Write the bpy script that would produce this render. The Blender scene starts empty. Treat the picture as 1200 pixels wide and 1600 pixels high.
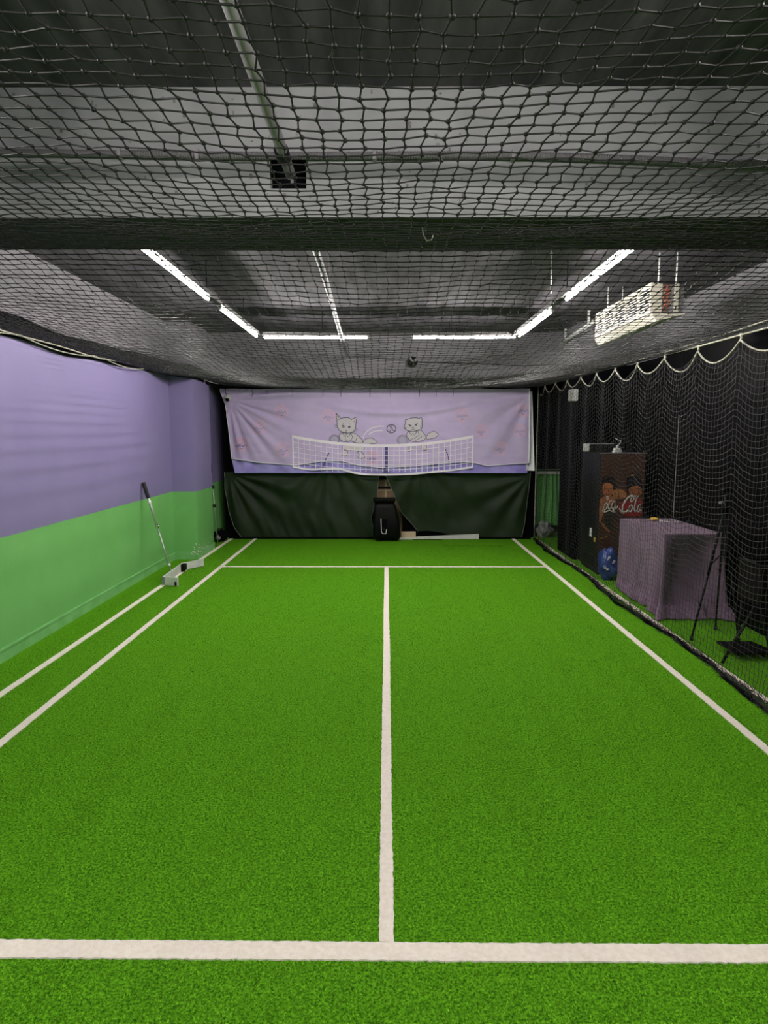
import bpy, bmesh, math, random
import numpy as np
from mathutils import Vector, noise, geometry

random.seed(7)
rng = np.random.default_rng(7)
scene = bpy.context.scene
C = scene.collection

# ------------------------------------------------------------------ camera
H = 1.65
cam_d = bpy.data.cameras.new('camera')
cam_d.sensor_fit = 'VERTICAL'
cam_d.sensor_height = 32.0
cam_d.lens = 20.0
cam_d.clip_start = 0.05
cam = bpy.data.objects.new('camera', cam_d)
cam.location = (0, 0, H)
cam.rotation_euler = (math.radians(90 - 6.96), 0, math.radians(0.229))
C.objects.link(cam)
scene.camera = cam

# ------------------------------------------------------------------ world, view
w = bpy.data.worlds.new('world')
scene.world = w
w.use_nodes = True
w.node_tree.nodes['Background'].inputs[0].default_value = (0.9, 0.95, 1.0, 1)
w.node_tree.nodes['Background'].inputs[1].default_value = 0.02
vs = scene.view_settings
vs.view_transform = 'Standard'
vs.look = 'None'
vs.exposure = 1.35
vs.gamma = 1.0
vs.use_curve_mapping = False
LED_STRENGTH = 88.0          # far bay tubes
LED_NEAR = 120.0              # tubes of the bay above the camera

# ------------------------------------------------------------------ materials
def srgb(r, g, b):
    f = lambda c: ((c / 255 + 0.055) / 1.055) ** 2.4 if c > 10 else c / 255 / 12.92
    return (f(r), f(g), f(b), 1)

def mat(name, col, rough=0.6, metal=0.0, col2=None, scale=6.0, bump=0.0, bscale=None,
        detail=4, spec=0.5, emit=None, estr=0.0, stretch=None, lo=0.35, hi=0.65, sheen=0.0):
    m = bpy.data.materials.new(name)
    m.use_nodes = True
    nt = m.node_tree
    p = nt.nodes['Principled BSDF']
    p.inputs['Base Color'].default_value = col
    p.inputs['Roughness'].default_value = rough
    p.inputs['Metallic'].default_value = metal
    p.inputs['Specular IOR Level'].default_value = spec
    if sheen:
        p.inputs['Sheen Weight'].default_value = sheen
    tc = nt.nodes.new('ShaderNodeTexCoord')
    vec = tc.outputs['Object']
    if stretch:
        mp = nt.nodes.new('ShaderNodeMapping')
        mp.inputs['Scale'].default_value = stretch
        nt.links.new(vec, mp.inputs['Vector'])
        vec = mp.outputs['Vector']
    if col2 is not None:
        n = nt.nodes.new('ShaderNodeTexNoise')
        n.inputs['Scale'].default_value = scale
        n.inputs['Detail'].default_value = detail
        nt.links.new(vec, n.inputs['Vector'])
        r = nt.nodes.new('ShaderNodeValToRGB')
        r.color_ramp.elements[0].position = lo
        r.color_ramp.elements[1].position = hi
        r.color_ramp.elements[0].color = col
        r.color_ramp.elements[1].color = col2
        nt.links.new(n.outputs['Fac'], r.inputs['Fac'])
        nt.links.new(r.outputs['Color'], p.inputs['Base Color'])
    if bump:
        n2 = nt.nodes.new('ShaderNodeTexNoise')
        n2.inputs['Scale'].default_value = bscale or scale
        n2.inputs['Detail'].default_value = 4
        nt.links.new(vec, n2.inputs['Vector'])
        b = nt.nodes.new('ShaderNodeBump')
        b.inputs['Strength'].default_value = bump
        b.inputs['Distance'].default_value = 0.01
        nt.links.new(n2.outputs['Fac'], b.inputs['Height'])
        nt.links.new(b.outputs['Normal'], p.inputs['Normal'])
    if emit:
        p.inputs['Emission Color'].default_value = emit
        p.inputs['Emission Strength'].default_value = estr
    return m

G = lambda v: (v, v, v, 1)
M = {}
M['turf'] = mat('turf', (0.040, 0.165, 0.003, 1), 0.9, col2=(0.160, 0.46, 0.015, 1), scale=105, detail=3, bump=0.9, bscale=170, spec=0.05, lo=0.36, hi=0.64)
M['blade'] = mat('turf_blade', (0.034, 0.150, 0.003, 1), 0.7, col2=(0.195, 0.53, 0.018, 1), scale=125, detail=2, spec=0.08, lo=0.38, hi=0.62)
M['white_turf'] = mat('white_turf', (0.82, 0.74, 0.64, 1), 0.9, col2=(0.90, 0.83, 0.74, 1), scale=60, bump=0.5, bscale=260, spec=0.1)
M['white_blade'] = mat('white_blade', (0.85, 0.77, 0.67, 1), 0.8, spec=0.1)
M['purple'] = mat('purple_paint', (0.220, 0.178, 0.362, 1), 0.55, col2=(0.240, 0.196, 0.385, 1), scale=1.5, bump=0.08, bscale=30, spec=0.35)
M['green'] = mat('green_paint', (0.160, 0.440, 0.120, 1), 0.5, col2=(0.185, 0.480, 0.140, 1), scale=2.0, bump=0.10, bscale=30, spec=0.35)
M['green_skirt'] = mat('green_skirting', (0.165, 0.43, 0.13, 1), 0.5, col2=(0.22, 0.52, 0.19, 1), scale=6.0, bump=0.3, bscale=20)
M['chipped'] = mat('chipped_plaster', (0.62, 0.66, 0.55, 1), 0.9, col2=(0.80, 0.78, 0.70, 1), scale=40)
M['wall_concrete'] = mat('wall_concrete', (0.140, 0.132, 0.145, 1), 0.85, col2=(0.180, 0.170, 0.185, 1), scale=5.0, detail=8, bump=0.35, bscale=14, spec=0.2)
M['shaded_soffit'] = mat('shaded_soffit', (0.045, 0.040, 0.060, 1), 0.7, col2=(0.062, 0.056, 0.080, 1), scale=4.0, bump=0.3, bscale=12, spec=0.2)  # shade under the beam put into the colour, tinted against green bounce
M['concrete'] = mat('painted_concrete', (0.27, 0.27, 0.28, 1), 0.85, col2=(0.34, 0.34, 0.35, 1), scale=5.0, detail=8, bump=0.35, bscale=14, spec=0.25)
M['ceiling'] = mat('ceiling_paint', (0.052, 0.049, 0.056, 1), 0.9, col2=(0.115, 0.106, 0.120, 1), scale=4.0, detail=8, bump=0.4, bscale=10, stretch=(2.2, 0.4, 1), spec=0.12)
M['stain'] = mat('dark_stain', (0.10, 0.10, 0.105, 1), 0.9, col2=(0.2, 0.2, 0.2, 1), scale=60)
M['black_paint'] = mat('black_paint', (0.002, 0.002, 0.0035, 1), 0.8, spec=0.06)
M['black_gloss'] = mat('black_glossy_panel', (0.0015, 0.0015, 0.002, 1), 0.4, col2=(0.0022, 0.0022, 0.0028, 1), scale=3, spec=0.08)
M['net'] = mat('net_cord', (0.010, 0.009, 0.010, 1), 0.55, spec=0.42)
M['side_net'] = mat('side_net_cord', (0.022, 0.021, 0.022, 1), 0.5, spec=0.4)
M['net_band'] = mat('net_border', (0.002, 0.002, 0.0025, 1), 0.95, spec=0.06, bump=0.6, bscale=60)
M['rope'] = mat('rope', (0.50, 0.48, 0.38, 1), 0.6, col2=(0.22, 0.21, 0.17, 1), scale=55, detail=1, bump=0.5, bscale=90)
M['pipe'] = mat('grey_pipe', (0.225, 0.205, 0.225, 1), 0.45, col2=(0.28, 0.258, 0.28, 1), scale=12)
M['hose'] = mat('grey_hose', (0.15, 0.14, 0.15, 1), 0.6)
M['dark_metal'] = mat('dark_metal', (0.006, 0.006, 0.0065, 1), 0.55, spec=0.2)
M['rail'] = mat('light_rail', (0.10, 0.095, 0.095, 1), 0.5, metal=0.2)
M['white_plastic'] = mat('white_plastic', (0.72, 0.72, 0.70, 1), 0.45, col2=(0.62, 0.62, 0.60, 1), scale=8)
M['cream_plastic'] = mat('cream_plastic', (0.50, 0.47, 0.39, 1), 0.5, col2=(0.44, 0.41, 0.34, 1), scale=10)
M['silver'] = mat('silver_sheet', (0.24, 0.235, 0.24, 1), 0.5, metal=0.3)
M['copper'] = mat('copper_pipe', (0.42, 0.13, 0.08, 1), 0.4, metal=0.3)
M['black_plastic'] = mat('black_plastic', (0.0018, 0.0018, 0.002, 1), 0.55, spec=0.16)
M['chrome'] = mat('chrome', (0.62, 0.62, 0.62, 1), 0.22, metal=1.0)
M['aluminium'] = mat('aluminium', (0.50, 0.52, 0.48, 1), 0.35, metal=0.75)
M['board'] = mat('white_board', (0.68, 0.68, 0.64, 1), 0.45, col2=(0.58, 0.58, 0.55, 1), scale=12)
M['banner'] = mat('banner_cloth', (0.58, 0.46, 0.74, 1), 0.85, col2=(0.64, 0.51, 0.79, 1), scale=3, bump=0.12, bscale=18, sheen=0.1)
M['lining'] = mat('banner_lining', (0.30, 0.24, 0.66, 1), 0.85, col2=(0.42, 0.36, 0.78, 1), scale=5, bump=0.15, bscale=14)
M['print_white'] = mat('print_white', (0.90, 0.87, 0.92, 1), 0.85)
M['print_net'] = mat('print_net_white', (0.92, 0.84, 0.93, 1), 0.85)
M['print_cat'] = mat('print_cat_grey', (0.66, 0.60, 0.66, 1), 0.85)
M['print_ink'] = mat('print_ink', (0.10, 0.09, 0.14, 1), 0.85)
M['print_violet'] = mat('print_violet', (0.10, 0.08, 0.26, 1), 0.85)
M['print_haze'] = mat('print_lilac', (0.50, 0.43, 0.62, 1), 0.85)
M['print_script'] = mat('print_script', (0.34, 0.25, 0.40, 1), 0.85)
M['print_pink'] = mat('print_pink', (0.82, 0.44, 0.56, 1), 0.85)
M['print_pale_pink'] = mat('print_pale_pink', (0.80, 0.50, 0.64, 1), 0.85)
M['tarp'] = mat('dark_green_tarp', (0.0105, 0.022, 0.008, 1), 0.6, col2=(0.016, 0.030, 0.011, 1), scale=3, bump=0.25, bscale=9, spec=0.28)
M['tarp_edge'] = mat('tarp_edge', (0.14, 0.15, 0.13, 1), 0.6)
M['black_cloth'] = mat('black_cloth', (0.002, 0.002, 0.0032, 1), 0.9, spec=0.08)
M['cloth_mauve'] = mat('mauve_cloth', (0.165, 0.103, 0.158, 1), 0.85, col2=(0.195, 0.125, 0.188, 1), scale=8, bump=0.2, bscale=25, sheen=0.1)
M['cardboard'] = mat('cardboard', (0.28, 0.19, 0.10, 1), 0.8, col2=(0.33, 0.23, 0.13, 1), scale=12)
M['pale_wood'] = mat('pale_wood', (0.55, 0.42, 0.28, 1), 0.7, col2=(0.60, 0.47, 0.32, 1), scale=10, stretch=(1, 6, 6))
M['cooler'] = mat('cooler_black', (0.004, 0.004, 0.0045, 1), 0.45, spec=0.18)
M['poster_brown'] = mat('poster_brown', (0.056, 0.022, 0.010, 1), 0.5, col2=(0.072, 0.029, 0.014, 1), scale=4)
M['poster_hair'] = mat('poster_hair', (0.012, 0.010, 0.010, 1), 0.4)
M['poster_skin'] = mat('poster_skin', (0.50, 0.18, 0.07, 1), 0.4, col2=(0.36, 0.12, 0.045, 1), scale=16)
M['poster_skin_light'] = mat('poster_skin_light', (0.55, 0.23, 0.08, 1), 0.4, col2=(0.42, 0.16, 0.05, 1), scale=20)
M['poster_shade'] = mat('poster_shade', (0.12, 0.035, 0.015, 1), 0.4)
M['poster_red'] = mat('poster_red', (0.33, 0.022, 0.022, 1), 0.4)
M['poster_white'] = mat('poster_white', (0.75, 0.72, 0.66, 1), 0.4)
M['poster_glass'] = mat('poster_bottle', (0.03, 0.028, 0.018, 1), 0.3)
M['blue_bag'] = mat('blue_bag', (0.018, 0.045, 0.20, 1), 0.32, col2=(0.024, 0.06, 0.26, 1), scale=12, bump=0.5, bscale=18)
M['clear_bag'] = mat('grey_plastic_film', (0.20, 0.21, 0.20, 1), 0.25, col2=(0.34, 0.35, 0.34, 1), scale=14, bump=0.8, bscale=20)
M['yellow'] = mat('yellow_plastic', (0.70, 0.45, 0.05, 1), 0.5)
M['rubber'] = mat('rubber', (0.012, 0.012, 0.012, 1), 0.8)
M['basket'] = mat('basket_fabric', (0.007, 0.005, 0.005, 1), 0.9, spec=0.1)
def emission(name, col, s):
    m = bpy.data.materials.new(name)
    m.use_nodes = True
    nt = m.node_tree
    nt.nodes.remove(nt.nodes['Principled BSDF'])
    e = nt.nodes.new('ShaderNodeEmission')
    e.inputs[0].default_value = col
    e.inputs[1].default_value = s
    nt.links.new(e.outputs[0], nt.nodes['Material Output'].inputs[0])
    return m
M['led'] = emission('led_tube', (1.0, 0.955, 0.91, 1), LED_STRENGTH)
M['led_near'] = emission('led_tube_near', (1.0, 0.955, 0.91, 1), LED_NEAR)

# ------------------------------------------------------------------ mesh helpers
class MB:
    def __init__(s):
        s.v = []; s.f = []
    def add(s, vs_, fs):
        o = len(s.v)
        s.v += [tuple(p) for p in vs_]
        s.f += [tuple(i + o for i in f) for f in fs]
        return s
    def box(s, x0, x1, y0, y1, z0, z1, bev=0.0):
        if bev <= 0:
            return s.add([(x0,y0,z0),(x1,y0,z0),(x1,y1,z0),(x0,y1,z0),(x0,y0,z1),(x1,y0,z1),(x1,y1,z1),(x0,y1,z1)],
                  [(0,3,2,1),(4,5,6,7),(0,1,5,4),(1,2,6,5),(2,3,7,6),(3,0,4,7)])
        bm = bmesh.new()
        bmesh.ops.create_cube(bm, size=1.0)
        for v in bm.verts:
            v.co = ((x0+x1)/2 + v.co.x*(x1-x0), (y0+y1)/2 + v.co.y*(y1-y0), (z0+z1)/2 + v.co.z*(z1-z0))
        bmesh.ops.bevel(bm, geom=list(bm.edges), offset=bev, segments=2, affect='EDGES', profile=0.5)
        bm.verts.index_update()
        s.add([v.co[:] for v in bm.verts], [[v.index for v in f.verts] for f in bm.faces])
        bm.free()
        return s
    def tube(s, pts, r, n=8, caps=True):
        pts = [Vector(p) for p in pts]
        rs = r if isinstance(r, (list, tuple)) else [r] * len(pts)
        vs_, fs = [], []
        prev = None
        for i, p in enumerate(pts):
            t = (pts[min(i+1, len(pts)-1)] - pts[max(i-1, 0)])
            t = t.normalized() if t.length > 1e-9 else Vector((0,0,1))
            if prev is None:
                a = Vector((0,0,1)) if abs(t.z) < 0.9 else Vector((1,0,0))
                u = t.cross(a).normalized()
            else:
                u = (prev - t * prev.dot(t))
                u = u.normalized() if u.length > 1e-9 else t.orthogonal().normalized()
            prev = u
            v = t.cross(u)
            for k in range(n):
                an = 2*math.pi*k/n
                vs_.append(p + (u*math.cos(an) + v*math.sin(an)) * rs[i])
        for i in range(len(pts)-1):
            for k in range(n):
                a = i*n+k; b = i*n+(k+1) % n
                fs.append((a, b, b+n, a+n))
        if caps:
            fs.append(tuple(reversed(range(n))))
            fs.append(tuple(range((len(pts)-1)*n, len(pts)*n)))
        return s.add(vs_, fs)
    def ball(s, c, r, seg=12, rings=8, sc=(1,1,1), nz=0.0, nf=3.0):
        vs_, fs = [], []
        for i in range(rings+1):
            th = math.pi*i/rings
            for k in range(seg):
                ph = 2*math.pi*k/seg
                d = Vector((math.sin(th)*math.cos(ph), math.sin(th)*math.sin(ph), math.cos(th)))
                rr = r*(1 + nz*noise.noise(d*nf + Vector(c)*3.1))
                vs_.append((c[0]+d.x*rr*sc[0], c[1]+d.y*rr*sc[1], c[2]+d.z*rr*sc[2]))
        for i in range(rings):
            for k in range(seg):
                a = i*seg+k; b = i*seg+(k+1) % seg
                fs.append((a, a+seg, b+seg, b))
        return s.add(vs_, fs)
    def grid(s, nu, nv, fn, flip=False):
        vs_ = [fn(i/(nu-1), j/(nv-1)) for j in range(nv) for i in range(nu)]
        fs = []
        for j in range(nv-1):
            for i in range(nu-1):
                a = j*nu+i
                q = (a, a+1, a+nu+1, a+nu)
                fs.append(tuple(reversed(q)) if flip else q)
        return s.add(vs_, fs)

def link(name, me, parent=None, m=None, smooth=False):
    o = bpy.data.objects.new(name, me)
    C.objects.link(o)
    if parent is not None:
        o.parent = parent
    for mm in (m if isinstance(m, (list, tuple)) else [m]):
        if mm is not None:
            me.materials.append(M[mm] if isinstance(mm, str) else mm)
    if smooth:
        me.polygons.foreach_set('use_smooth', [True]*len(me.polygons))
    return o

def base_of(parent):
    p = Vector((0,0,0))
    while parent is not None:
        p += Vector(parent.location)
        parent = parent.parent
    return p

def build(name, mb, m, parent=None, smooth=False, label=None, org=None):
    """world-space builder -> one mesh object; org places a parentless origin"""
    b = base_of(parent) if parent is not None else Vector(org or (0,0,0))
    me = bpy.data.meshes.new(name)
    me.from_pydata([(v[0]-b.x, v[1]-b.y, v[2]-b.z) for v in mb.v], [], mb.f)
    me.update()
    o = link(name, me, parent, m, smooth)
    if parent is None and org:
        o.location = org
    if label:
        o['label'] = label
    return o

def np_mesh(name, V, F, m, parent=None, smooth=False):
    """V (n,3) float, F (k,c) int array: fast mesh"""
    b = base_of(parent) if parent is not None else Vector((0,0,0))
    V = np.asarray(V, dtype=np.float32) - np.array(b[:], dtype=np.float32)
    F = np.asarray(F, dtype=np.int32)
    me = bpy.data.meshes.new(name)
    k, c = F.shape
    me.vertices.add(len(V)); me.vertices.foreach_set('co', V.ravel())
    me.loops.add(k*c); me.loops.foreach_set('vertex_index', F.ravel())
    me.polygons.add(k)
    me.polygons.foreach_set('loop_start', np.arange(0, k*c, c, dtype=np.int32))
    me.polygons.foreach_set('loop_total', np.full(k, c, dtype=np.int32))
    me.update(calc_edges=True)
    return link(name, me, parent, m, smooth)

def thing(name, label, cat, loc, group=None):
    o = bpy.data.objects.new(name, None)
    C.objects.link(o)
    o.location = loc
    o.empty_display_size = 0.1
    o['label'] = label; o['category'] = cat
    if group: o['group'] = group
    return o

def tag(o, label, cat, group=None, kind=None):
    o['label'] = label; o['category'] = cat
    if group: o['group'] = group
    if kind: o['kind'] = kind
    return o

def struct(o):
    o['kind'] = 'structure'
    return o

# ------------------------------------------------------------------ room constants
XL, XR, YF, YB, ZC = -2.8, 3.12, -3.0, 11.2, 3.06      # left, right, behind camera, far, ceiling

# ------------------------------------------------------------------ floor and court lines
floor = struct(build('floor', MB().box(XL-0.1, XR+0.1, YF-0.1, YB+0.1, -0.1, 0.0), 'turf'))
LINES = []   # (x0,y0,x1,y1,width)
LINES.append((0.0, 1.90, 0.0, 7.83, 0.050))
LINES.append((-2.07, -2.0, -2.07, 10.02, 0.050))
LINES.append((2.00, -2.0, 2.00, 10.02, 0.050))
LINES.append((-2.455, -2.0, -2.455, 10.02, 0.050))
LINES.append((2.365, -2.0, 2.365, 10.02, 0.050))
LINES.append((-2.07, 7.85, 2.00, 7.85, 0.050))
LINES.append((-2.3, 1.877, 2.3, 1.855, 0.072))
def line_strip(x0, y0, x1, y1, wd, zt=0.006):
    a = Vector((x0, y0, 0)); b = Vector((x1, y1, 0))
    d = (b-a).normalized(); nrm = Vector((-d.y, d.x, 0))
    L = (b-a).length
    n = max(2, int(L/0.012))
    mb = MB()
    vs_ = []
    for i in range(n+1):
        t = L*i/n
        p = a + d*t
        wob = 0.004*noise.noise(Vector((t*0.9, x0*3.3, y0)))
        for sgn in (-1, 1):
            j = 0.0022*random.uniform(-1, 1)
            e = p + nrm*(sgn*(wd/2 + j) + wob)
            vs_.append((e.x, e.y, 0.0)); vs_.append((e.x, e.y, zt))
    fs = []
    for i in range(n):
        o = i*4; q = o+4
        fs += [(o+1, o+3, q+3, q+1), (o, o+1, q+1, q), (o+3, o+2, q+2, q+3)]
    return mb.add(vs_, [tuple(reversed(f)) for f in fs])
for ln in LINES:
    build('court_line', line_strip(*ln), 'white_turf', floor)

def turf_blades():
    n = 420000
    # density thins out with distance along the court, over the stretch the pile can be made out in
    u = rng.random(n)
    Y = 1.35 * (9.5/1.35)**(u**1.25)
    Xh = np.minimum(0.70*Y + 0.25, 2.72)
    X = (rng.random(n)*2-1)*Xh
    keep = (X < 2.27) & (Y < 9.3) & (X > -2.72)
    X, Y = X[keep], Y[keep]; n = len(X)
    on = np.zeros(n, bool)
    for (x0, y0, x1, y1, wd) in LINES:
        if abs(x0-x1) < 1e-6:
            on |= (np.abs(X-x0) < wd/2+0.001) & (Y > min(y0, y1)) & (Y < max(y0, y1))
        else:
            yy = y0 + (X-x0)/(x1-x0)*(y1-y0)
            on |= (np.abs(Y-yy) < wd/2+0.001) & (X > x0) & (X < x1)
    def mesh(X, Y, name, m, hmin, hmax, wmul):
        k = len(X)
        an = rng.random(k)*2*np.pi
        le = rng.random(k)*2*np.pi
        sc = (0.75+0.25*Y/2)
        h = (hmin + rng.random(k)*(hmax-hmin))
        ln = 0.005+rng.random(k)*0.006
        wd = (0.0013+0.0009*rng.random(k))*wmul*sc
        ca, sa = np.cos(an)*wd, np.sin(an)*wd
        V = np.zeros((k, 3, 3))
        V[:, 0] = np.stack([X-ca, Y-sa, np.zeros(k)], 1)
        V[:, 1] = np.stack([X+ca, Y+sa, np.zeros(k)], 1)
        V[:, 2] = np.stack([X+np.cos(le)*ln, Y+np.sin(le)*ln, h], 1)
        return np_mesh(name, V.reshape(-1, 3), np.arange(k*3).reshape(-1, 3), m)
    o = mesh(X[~on], Y[~on], 'turf_pile', 'blade', 0.003, 0.0075, 1.25)
    tag(o, 'short green pile of the artificial turf court', 'turf', kind='stuff')
turf_blades()

# ------------------------------------------------------------------ shell
struct(build('ceiling', MB().box(XL-0.1, XR+0.1, YF-0.1, YB+0.1, ZC, ZC+0.1), 'ceiling'))
GZ, PZ = 0.90, 2.46
def banded_wall(name, x0, x1, y0, y1, bands):
    mb = MB(); mi = []
    for k, (z0, z1, mm) in enumerate(bands):
        mb.box(x0, x1, y0, y1, z0, z1)
        mi += [k]*6
    o = build(name, mb, [b[2] for b in bands])
    o.data.polygons.foreach_set('material_index', mi)
    return struct(o)
wl = banded_wall('wall_left', XL-0.1, XL, YF, YB, [(0, GZ, 'green'), (GZ, PZ, 'purple'), (PZ, ZC, 'wall_concrete')])
wb = banded_wall('wall_back', XL, XR, YB, YB+0.1, [(0, 1.04, 'green'), (1.04, ZC, 'black_paint')])
wf = banded_wall('wall_front', XL, XR, YF-0.1, YF, [(0, GZ, 'green'), (GZ, ZC, 'purple')])
wr = banded_wall('wall_right', XR, XR+0.1, YF, YB, [(0, 2.52, 'black_paint'), (2.52, ZC, 'wall_concrete')])
ypan = [-3.0, -1.3, 0.4, 2.1, 3.8, 5.35, 6.87, 8.3, 9.7, 11.2]
for a, b in zip(ypan[:-1], ypan[1:]):
    build('panel', MB().box(XR-0.02, XR, a+0.006, b-0.006, 0.0, 2.50, bev=0.004), 'black_gloss', wr)
build('seam_strip', MB().box(XR-0.024, XR-0.018, 6.864, 6.876, 0.75, 1.85), 'pipe', wr, label='pale seam strip between the black panels')
# baseboard on the left
struct(build('baseboard_left', MB().box(XL, XL+0.012, YF, 8.34, 0, 0.085).box(XL, XL+0.018, YF, 8.34, 0.085, 0.10), 'green_skirt'))

# pillars
def pillar(x0, x1, y0, y1, bands, name='wall_pillar'):
    return banded_wall(name, x0, x1, y0, y1, bands)
pil = pillar(XL, -2.49, 8.34, 9.10, [(0, GZ, 'green'), (GZ, PZ, 'purple'), (PZ, ZC, 'wall_concrete')])
pillar(XL, -2.68, 9.10, YB, [(0, GZ, 'green'), (GZ, PZ, 'purple'), (PZ, ZC, 'wall_concrete')], 'wall_recess')
build('skirting', MB().box(XL, -2.478, 8.328, 8.34, 0, 0.10).box(-2.49, -2.478, 8.34, 9.10, 0, 0.10), 'green_skirt', pil)
mbc = MB()
for k in range(60):       # chipped plaster near the floor: thin flakes
    z = abs(random.gauss(0, 0.055)) + 0.06
    s = random.uniform(0.004, 0.018)
    if random.random() < 0.55:
        y = 8.34 + abs(random.gauss(0, 0.32))
        y = min(y, 9.05)
        mbc.box(-2.4905, -2.4765 if z < 0.1 else -2.4885, y, y+s*1.4, z, z+s*0.8)
    else:
        x = -2.492 - abs(random.gauss(0, 0.045))
        x = max(x, -2.78)
        mbc.box(x, x+s, 8.3265 if z < 0.1 else 8.3385, 8.345, z, z+s*0.8)
o = build('chipped_patch', mbc, 'chipped', pil, label='flaked white patches low on the pillar')
o['kind'] = 'stuff'
pr = pillar(2.46, XR, 8.34, 9.10, [(0, 2.52, 'black_paint'), (2.52, ZC, 'wall_concrete')])

# beams
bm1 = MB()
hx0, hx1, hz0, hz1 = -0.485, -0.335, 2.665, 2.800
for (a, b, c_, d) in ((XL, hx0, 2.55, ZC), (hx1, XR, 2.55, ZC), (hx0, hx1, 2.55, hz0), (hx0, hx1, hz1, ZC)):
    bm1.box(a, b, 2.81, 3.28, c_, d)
beam1 = struct(build('ceiling_beam', bm1, ['concrete', 'shaded_soffit']))
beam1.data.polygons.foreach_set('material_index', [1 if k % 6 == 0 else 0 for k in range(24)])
build('hole_plug', MB().box(hx0, hx1, 2.86, 3.27, hz0, hz1), 'black_paint', beam1, label='black plug added to darken the opening around the pipe')  # black fill stands in for the shade deep inside the opening
mbs = MB()
for k in range(150):      # scuffs and pock marks on the face and underside
    x = random.uniform(-1.9, 1.9); z = random.uniform(2.56, 3.04)
    s = random.uniform(0.003, 0.010)
    mbs.box(x, x+s*random.uniform(0.5, 1.8), 2.8085, 2.812, z, z+s*random.uniform(0.6, 2.5))
o = build('scuff', mbs, 'stain', beam1); o['kind'] = 'stuff'
beam2 = struct(build('ceiling_beam', MB().box(XL, XR, 9.20, 9.55, 2.43, ZC), 'wall_concrete'))

# ------------------------------------------------------------------ pipes, conduits on the ceiling
t = thing('ceiling_pipe', 'grey steel pipe running along the ceiling through the beam', 'pipe', (-0.41, 0, 2.74))
build('pipe_run', MB().tube([(-0.38, -2.9, 2.74), (-0.405, 2.7, 2.74), (-0.43, 4.5, 2.74), (-0.56, 9.19, 2.74)], 0.022, 12), 'pipe', t, True)
build('clamp', MB().box(-0.425, -0.365, 0.9, 0.93, 2.74, ZC), 'pipe', t)
build('clamp', MB().box(-0.46, -0.40, 4.6, 4.63, 2.74, ZC), 'pipe', t)
build('coupling', MB().tube([(-0.408, 2.62, 2.74), (-0.410, 2.70, 2.74)], 0.029, 12), 'dark_metal', t, True)

t = thing('corrugated_conduit', 'grey corrugated conduit strung across the face of the near beam', 'conduit', (0, 2.79, 2.79))
def cz(x):
    return 2.788 - 0.006*x - 0.02*max(0, x)**2*0.6 + 0.004*math.sin(x*3)
pts = [(-2.79 + i*(5.9/150), 2.792 - 0.0, cz(-2.79 + i*(5.9/150))) for i in range(151)]
build('sleeve', MB().tube(pts, 0.014, 8), 'hose', t, True)
ring = MB()
x = -1.05
while x < 1.75:
    z = cz(x)
    ring.tube([(x-0.003, 2.792, z), (x+0.003, 2.792, z)], 0.0165, 8)
    x += 0.011
o = build('ridge', ring, 'hose', t, True); o['kind'] = 'stuff'
for x in (-1.1, -0.78, -0.05, 0.52, 1.3):
    z = cz(x)
    build('saddle_clip', MB().box(x-0.008, x+0.008, 2.774, 2.8095, z-0.02, z+0.02, bev=0.003), 'pipe', t)

t = thing('ceiling_label_plate', 'small pale plate screwed to the dark ceiling beside the pipe', 'plate', (-0.31, 2.1, ZC))
build('plate', MB().box(-0.325, -0.298, 1.98, 2.14, ZC-0.012, ZC, bev=0.003), 'silver', t)
build('screw', MB().tube([(-0.3115, 2.12, ZC-0.016), (-0.3115, 2.12, ZC-0.010)], 0.004, 8), 'dark_metal', t)

t = thing('hanging_rod', 'thin pale threaded rod hanging from the ceiling left of the right-hand lights', 'rod', (1.28, 5.18, ZC))
build('rod', MB().tube([(1.28, 5.18, ZC), (1.285, 5.18, 2.74)], 0.005, 6), 'white_plastic', t)
build('nut', MB().tube([(1.28, 5.18, ZC-0.03), (1.28, 5.18, ZC-0.015)], 0.011, 6), 'white_plastic', t)

t = thing('white_conduit', 'short white pipe below the ceiling beyond the air conditioner', 'pipe', (2.38, 7.4, 2.9))
build('tube', MB().tube([(2.32, 7.4, 2.90), (2.44, 9.19, 2.90)], 0.022, 10), 'white_plastic', t, True)
build('bracket', MB().box(2.32, 2.345, 7.6, 7.62, 2.9, ZC), 'white_plastic', t)
build('bracket', MB().box(2.41, 2.435, 8.9, 8.92, 2.9, ZC), 'white_plastic', t)

# ------------------------------------------------------------------ LED tubes on dark rails
ZT = 2.765
def rail(label, a, b):
    t = thing('light_rail', label, 'rail', ((a[0]+b[0])/2, (a[1]+b[1])/2, ZT+0.03), 'dark rails that carry the lights')
    d = Vector((b[0]-a[0], b[1]-a[1], 0)).normalized(); n = Vector((-d.y, d.x, 0))*0.028
    mb = MB()
    A = Vector((a[0], a[1], 0)); B = Vector((b[0], b[1], 0))
    z0, z1 = ZT+0.020, ZT+0.058
    q = [A-n, B-n, B+n, A+n]
    mb.add([(p.x, p.y, z) for z in (z0, z1) for p in q], [(0,3,2,1),(4,5,6,7),(0,1,5,4),(1,2,6,5),(2,3,7,6),(3,0,4,7)])
    build('channel', mb, 'rail', t)
    L = (B-A).length
    for k in range(max(2, int(L/1.4))):
        p = A + d*(L*(k+0.5)/max(2, int(L/1.4)))
        build('suspension_rod', MB().tube([(p.x, p.y, z1), (p.x, p.y, ZC)], 0.004, 6), 'dark_metal', t)
    return t
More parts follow.
